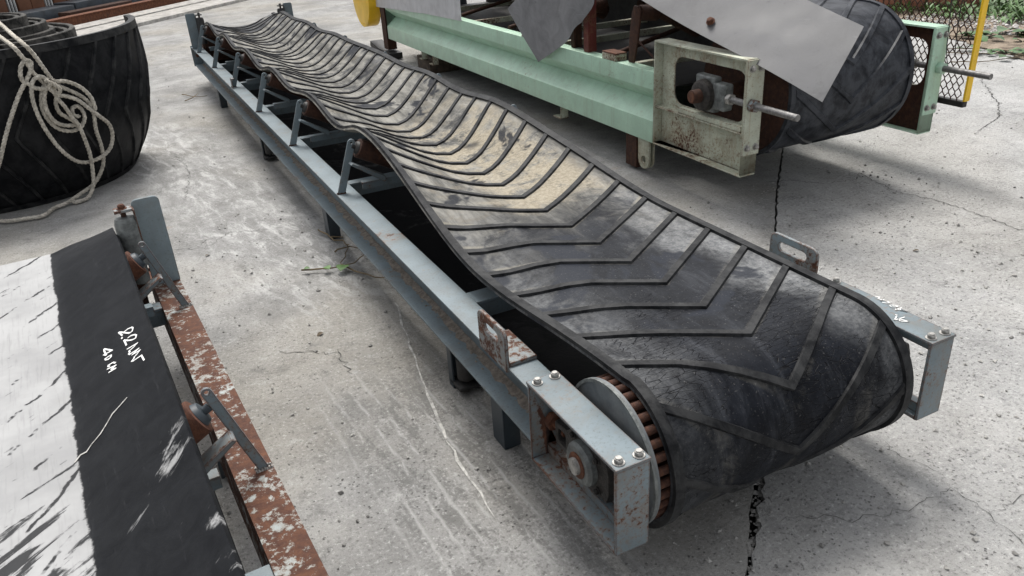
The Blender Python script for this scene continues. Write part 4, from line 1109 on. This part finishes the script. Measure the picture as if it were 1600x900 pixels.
dropA = [(-1.155, 1.983, .797), (-1.167, 1.982, .732), (-1.167, 1.985, .687), (-1.143, 2.001, .627), (-1.123, 2.016, .552), (-1.103, 2.031, .499), (-1.096, 2.078, .392), (-1.096, 2.121, .284), (-1.110, 2.150, .177), (-1.131, 2.150, .080), (-1.175, 2.10, .022), (-1.235, 2.056, .02), (-1.262, 2.072, .02)]
knot = [(-1.288, 1.93, .789), (-1.300, 1.924, .835), (-1.282, 1.925, .896), (-1.248, 1.935, .925), (-1.228, 1.944, .907), (-1.25, 1.939, .854), (-1.292, 1.929, .797), (-1.333, 1.919, .747), (-1.404, 1.909, .636), (-1.473, 1.905, .515), (-1.541, 1.938, .383), (-1.60, 1.97, .28)]
big = [(-1.176, 1.974, .794), (-1.213, 1.955, .824), (-1.257, 1.94, .797), (-1.282, 1.938, .699), (-1.276, 1.949, .561), (-1.241, 2.001, .404), (-1.189, 2.067, .29), (-1.13, 2.117, .241), (-1.049, 2.173, .237), (-.978, 2.214, .272), (-.938, 2.215, .348), (-.935, 2.176, .439), (-.975, 2.114, .515), (-1.022, 2.075, .586), (-1.062, 2.044, .644), (-1.114, 2.012, .681), (-1.152, 1.992, .691), (-1.175, 1.983, .659), (-1.172, 1.988, .596), (-1.131, 2.012, .546), (-1.101, 2.031, .506)]
lp2 = [(-1.176, 1.975, .772), (-1.13, 1.999, .746), (-1.052, 2.048, .681), (-1.005, 2.084, .62), (-.99, 2.101, .544), (-1.005, 2.122, .43), (-1.004, 2.171, .321), (-1.016, 2.208, .213), (-1.053, 2.206, .133), (-1.115, 2.170, .072), (-1.205, 2.09, .045), (-1.281, 2.03, .025), (-1.358, 1.98, .02), (-1.411, 1.87, .02), (-1.5, 1.874, .02), (-1.612, 1.90, .02), (-1.68, 1.98, .02)]
lp3 = [(-1.186, 1.97, .782), (-1.221, 1.959, .73), (-1.245, 1.955, .645), (-1.235, 1.964, .566), (-1.199, 1.983, .502), (-1.139, 2.023, .467), (-1.081, 2.054, .474), (-1.044, 2.064, .529), (-1.05, 2.056, .586), (-1.072, 2.041, .608), (-1.098, 2.027, .592), (-1.095, 2.032, .552), (-1.069, 2.048, .544)]
lp5 = [(-1.19, 1.97, .77), (-1.225, 1.96, .70), (-1.232, 1.962, .62), (-1.21, 1.975, .55), (-1.17, 2.0, .515), (-1.12, 2.03, .50), (-1.09, 2.05, .49)]
lp4 = [(-1.168, 1.978, .777), (-1.097, 2.016, .768), (-1.029, 2.061, .713), (-.992, 2.092, .64), (-.986, 2.103, .559)]
lk = [(-1.284, 1.93, .803), (-1.256, 1.943, .767), (-1.215, 1.959, .751), (-1.18, 1.974, .758)]
wrapk = [(-1.20, 1.975, .80), (-1.165, 1.955, .775), (-1.14, 1.97, .735), (-1.165, 1.965, .715), (-1.19, 1.96, .755), (-1.17, 1.95, .79)]
rp_ = rope_mesh('rope', [outw(p, o) for p, o in ((top1, .012), (top2, .012), (dropA, .045), (knot, .02), (big, .03), (lp2, .012), (lp3, .012), (lp5, .035), (lp4, .035), (lk, .03), (wrapk, .055))], .0128)
tag(rp_, 'tangled off-white twisted rope hanging down the side of the belt coil', 'rope')

# ------------------------------------------------------------------ background: kerb, beam, steel stack, clad wall
E1 = Vector((.681, .732, 0)); E2 = Vector((-.732, .681, 0))
def bw(a, b, z): return E1 * a + E2 * b + Vector((0, 0, z))
def bgbox(name, a0, a1, b0, b1, z0, z1, mat, bevel=.01, parent=None):
    vs = [bw(a, b, z) for z in (z0, z1) for b in (b0, b1) for a in (a0, a1)]
    return MB().add(vs, [(0, 2, 3, 1), (4, 5, 7, 6), (0, 1, 5, 4), (2, 6, 7, 3), (0, 4, 6, 2), (1, 3, 7, 5)]).build(name, mat, parent, bevel, 2)
kb = bgbox('kerb', -6, 26, 7.98, 8.62, -.05, .055, M_kerb); kb['kind'] = 'structure'
kb2 = bgbox('kerb', -6, 26, 8.66, 9.10, -.05, .07, M_kerb); kb2['kind'] = 'structure'
o = bgbox('steel_beam', 7.4, 18, 9.50, 9.60, .0, .15, M_rust2, .01)
tag(o, 'long rusty orange steel beam lying beyond the concrete kerb', 'beam')
bgbox('flange', 7.4, 18, 9.45, 9.65, .151, .165, M_rust2, .004, o)
o = bgbox('steel_box', 3, 9.25, 10.1, 10.6, 0, .27, M_navy, .02); tag(o, 'low dark navy steel box behind the coil, left of the rusty channel', 'steel box')
o = bgbox('steel_box', 9.28, 20, 10.1, 10.6, 0, .30, M_navy, .02); tag(o, 'dark navy steel box behind the rusty orange beam at the foot of the brown wall', 'steel box')
o = bgbox('steel_channel', 8.7, 10.3, 9.72, 9.98, .0, .20, M_drust, .01); tag(o, 'dark rusty channel between the navy box and the orange beam', 'channel')
wall = bgbox('wall', 0, 24, 11.0, 11.2, 0, 3.2, M_navy, .0)
tag(wall, 'brown clad wall with dark gaps and white bars at the top left', 'wall')
a = 8.86 - .83 * 4
while a < 17:
    bgbox('panel', a, a + .285, 10.95, 10.999, .14, 3.2, M_brown, .008, wall); bgbox('panel', a + .30, a + .585, 10.95, 10.999, .14, 3.2, M_brown, .008, wall)
    for t in (.63, .70, .77): bgbox('bar', a + t, a + t + .018, 10.96, 10.999, .14, 3.2, M_bar, .003, wall)
    a += .83

# ------------------------------------------------------------------ right background: soil, gravel, grass, creepers, red panel
def soil():
    rr = random.Random(2); edge = [(5.6, -1.2), (6.45, .7), (6.80, 1.6), (7.35, 2.8), (8.6, 5.5), (11, 10)]
    P = []
    for p, q in zip(edge, edge[1:]):
        p, q = Vector(p), Vector(q); k = max(2, int((q - p).length / .06))
        for j in range(k):
            c = p.lerp(q, j / k); P.append((c.x + rr.gauss(0, .035), c.y + rr.gauss(0, .035)))
    P += [(40, 40), (40, -12)]
    bm = bmesh.new(); vs = [bm.verts.new((x, y, .008)) for x, y in P]
    bmesh.ops.triangle_fill(bm, edges=[bm.edges.new((vs[i], vs[(i + 1) % len(vs)])) for i in range(len(vs))], use_beauty=True)
    bmesh.ops.recalc_face_normals(bm, faces=bm.faces)
    if sum(f.normal.z for f in bm.faces) < 0: bmesh.ops.reverse_faces(bm, faces=bm.faces)
    me = bpy.data.meshes.new('soil'); bm.to_mesh(me); bm.free(); me.materials.append(M_soil)
    o = bpy.data.objects.new('soil', me); COL.objects.link(o); o['kind'] = 'structure'
soil()
stones('gravel', 2600, lambda rr: (7.45 + rr.random() * 2.4 + (lambda t: 0)(0), 1.2 + rr.random() * 2.0), .008, .035, M_gravel, 31, 'pale loose gravel on the soil at the top right', 'gravel', .008)
def leafcard(mb, p, d, w, l, bend, rr, up=Vector((0, 0, 1))):
    d = Vector(d).normalized(); s_ = d.cross(up)
    s_ = s_.normalized() if s_.length > 1e-4 else Vector((1, 0, 0)); n_ = s_.cross(d).normalized()
    pts = []
    for t, ww in ((0, .12), (.25, .85), (.55, 1.0), (.8, .6), (1, .03)):
        c = Vector(p) + d * (l * t) - Vector((0, 0, 1)) * (bend * t * t * l)
        pts.append([c - s_ * w * ww * .5 + n_ * .12 * w * ww, c, c + s_ * w * ww * .5 + n_ * .12 * w * ww])
    mb.grid(pts, True)
def grass():
    rr = random.Random(41); mb = MB()
    for _ in range(2600):
        x = rr.uniform(7.9, 10.6); y = rr.uniform(1.9, 4.6)
        if x + .2 * y < 8.55 + rr.uniform(-.25, .25): continue
        a = rr.random() * 6.3
        leafcard(mb, (x, y, .01), (cos(a) * .5, sin(a) * .5, rr.uniform(.5, 1.2)), rr.uniform(.02, .05), rr.uniform(.10, .34), rr.uniform(.3, .9), rr)
    tag(mb.build('grass', M_leaf, None, recalc=False, sharp=False), 'rough green grass and weeds at the top right corner', 'grass', None, 'stuff')
grass()
def creeper(name, stems, leaves, label, mat, seed, lw=.10):
    rr = random.Random(seed); root = empty(name, (stems[0][0][0], stems[0][0][1], 0)); o = Vector((stems[0][0][0], stems[0][0][1], 0))
    tag(root, label, 'creeper')
    for st in stems:
        P = spline([Vector((x, y, .012 + .008 * rr.random())) - o for x, y in st], .04)
        P = [p + Vector((rr.gauss(0, .006), rr.gauss(0, .006), rr.random() * .006)) for p in P]
        MB().tube(P, [.005 - .003 * i / len(P) for i in range(len(P))], 5).build('stem', M_stem, root)
    for (x, y, s_) in leaves:
        mb = MB(); a = rr.random() * 6.3
        leafcard(mb, Vector((x, y, .02 + .02 * rr.random())) - o, (cos(a), sin(a), rr.uniform(.1, .6)), s_ * .9, s_, rr.uniform(.2, .6), rr)
        mb.build('leaf', mat, root, recalc=False, sharp=False)
    return root
rr = random.Random(50)
creeper('creeper', [[(6.35, 1.75), (6.6, 1.45), (6.73, 1.2), (6.75, .9), (6.9, .5)], [(6.2, 1.6), (6.45, 1.3), (6.62, .95), (6.7, .6)], [(5.95, 1.2), (6.15, 1.05), (6.4, .98), (6.67, .95)]],
        [(6.55 + rr.gauss(0, .13), 1.15 + rr.gauss(0, .22), rr.uniform(.05, .12)) for _ in range(26)], 'trailing creeper stems lying across the concrete by the yellow guard', M_gleaf, 51)
creeper('creeper', [[(7.0, 2.1), (7.2, 1.75), (7.5, 1.5), (7.9, 1.2)]],
        [(7.2 + rr.gauss(0, .12), 1.75 + rr.gauss(0, .12), rr.uniform(.10, .19)) for _ in range(12)] + [(7.6 + rr.gauss(0, .12), 1.55 + rr.gauss(0, .12), rr.uniform(.12, .22)) for _ in range(14)],
        'broad leaved green creeper on the bare soil at the right edge', M_gleaf, 52)
creeper('weed_sprig', [[(-.221, .108), (-.108, .049), (-.01, .045), (.068, .084), (.13, .13)], [(-.042, .049), (.0, -.05), (.033, -.133), (.087, -.212), (.12, -.16)]],
        [(-.03, .03, .075), (-.11, .03, .045), (-.19, .095, .035)], 'dried weed sprig with one green leaf beside the long conveyor rail', M_leaf, 53)
creeper('dry_twig', [[(-.016, .582), (.02, .448), (.056, .268), (.017, .195), (-.042, .049)], [(.02, .448), (.06, .42)], [(-.03, .24), (.03, .26), (.09, .235)]], [(.06, .255, .03)], 'thin dry twig on the concrete next to the weed sprig', M_dleaf, 54)
creeper('dry_twig', [[(-.24, 5.065), (-.122, 4.785), (-.029, 4.807)], [(-.248, 4.726), (-.15, 4.83), (-.10, 5.0)]], [], 'small dry twigs on the concrete near the far end of the long conveyor', M_dleaf, 55)

for (x, y, sz, lab) in ((-.30, -.55, .035, 'small dry brown leaf on the concrete left of the long conveyor'), (-.62, .62, .03, 'tiny curled dead leaf on the pale concrete between the coil and the rail'), (2.35, -1.35, .03, 'small dead leaf lying alone on the concrete right of the long belt')):
    mb = MB(); leafcard(mb, (0, 0, .006), (cos(x * 9), sin(x * 9), .25), sz * .6, sz, .5, rr)
    o = mb.build('dead_leaf', M_dleaf, None, recalc=False, sharp=False); o.location = (x, y, 0); tag(o, lab, 'leaf')

# red-brown panel seen through the mesh
def red_panel():
    a, b = Vector((7.1, 4.6, 0)), Vector((8.75, 3.15, 0)); d = (b - a); L = d.length; d.normalize(); nrm = Vector((-d.y, d.x, 0))
    root = empty('metal_fence', tuple(a)); tag(root, 'low red-brown sheet metal fence on the soil seen through the wire mesh guard', 'fence')
    x = 0; k = 0
    while x < L:
        w_ = .30; M = Matrix((d, nrm, Vector((0, 0, 1)))).transposed().to_4x4()
        mb = MB().box(x, x + w_ - .02, 0, .03 + .015 * (k % 2), 0, .75, M)
        mb.build('sheet', M_red, root, .008, 2); x += w_; k += 1
red_panel()
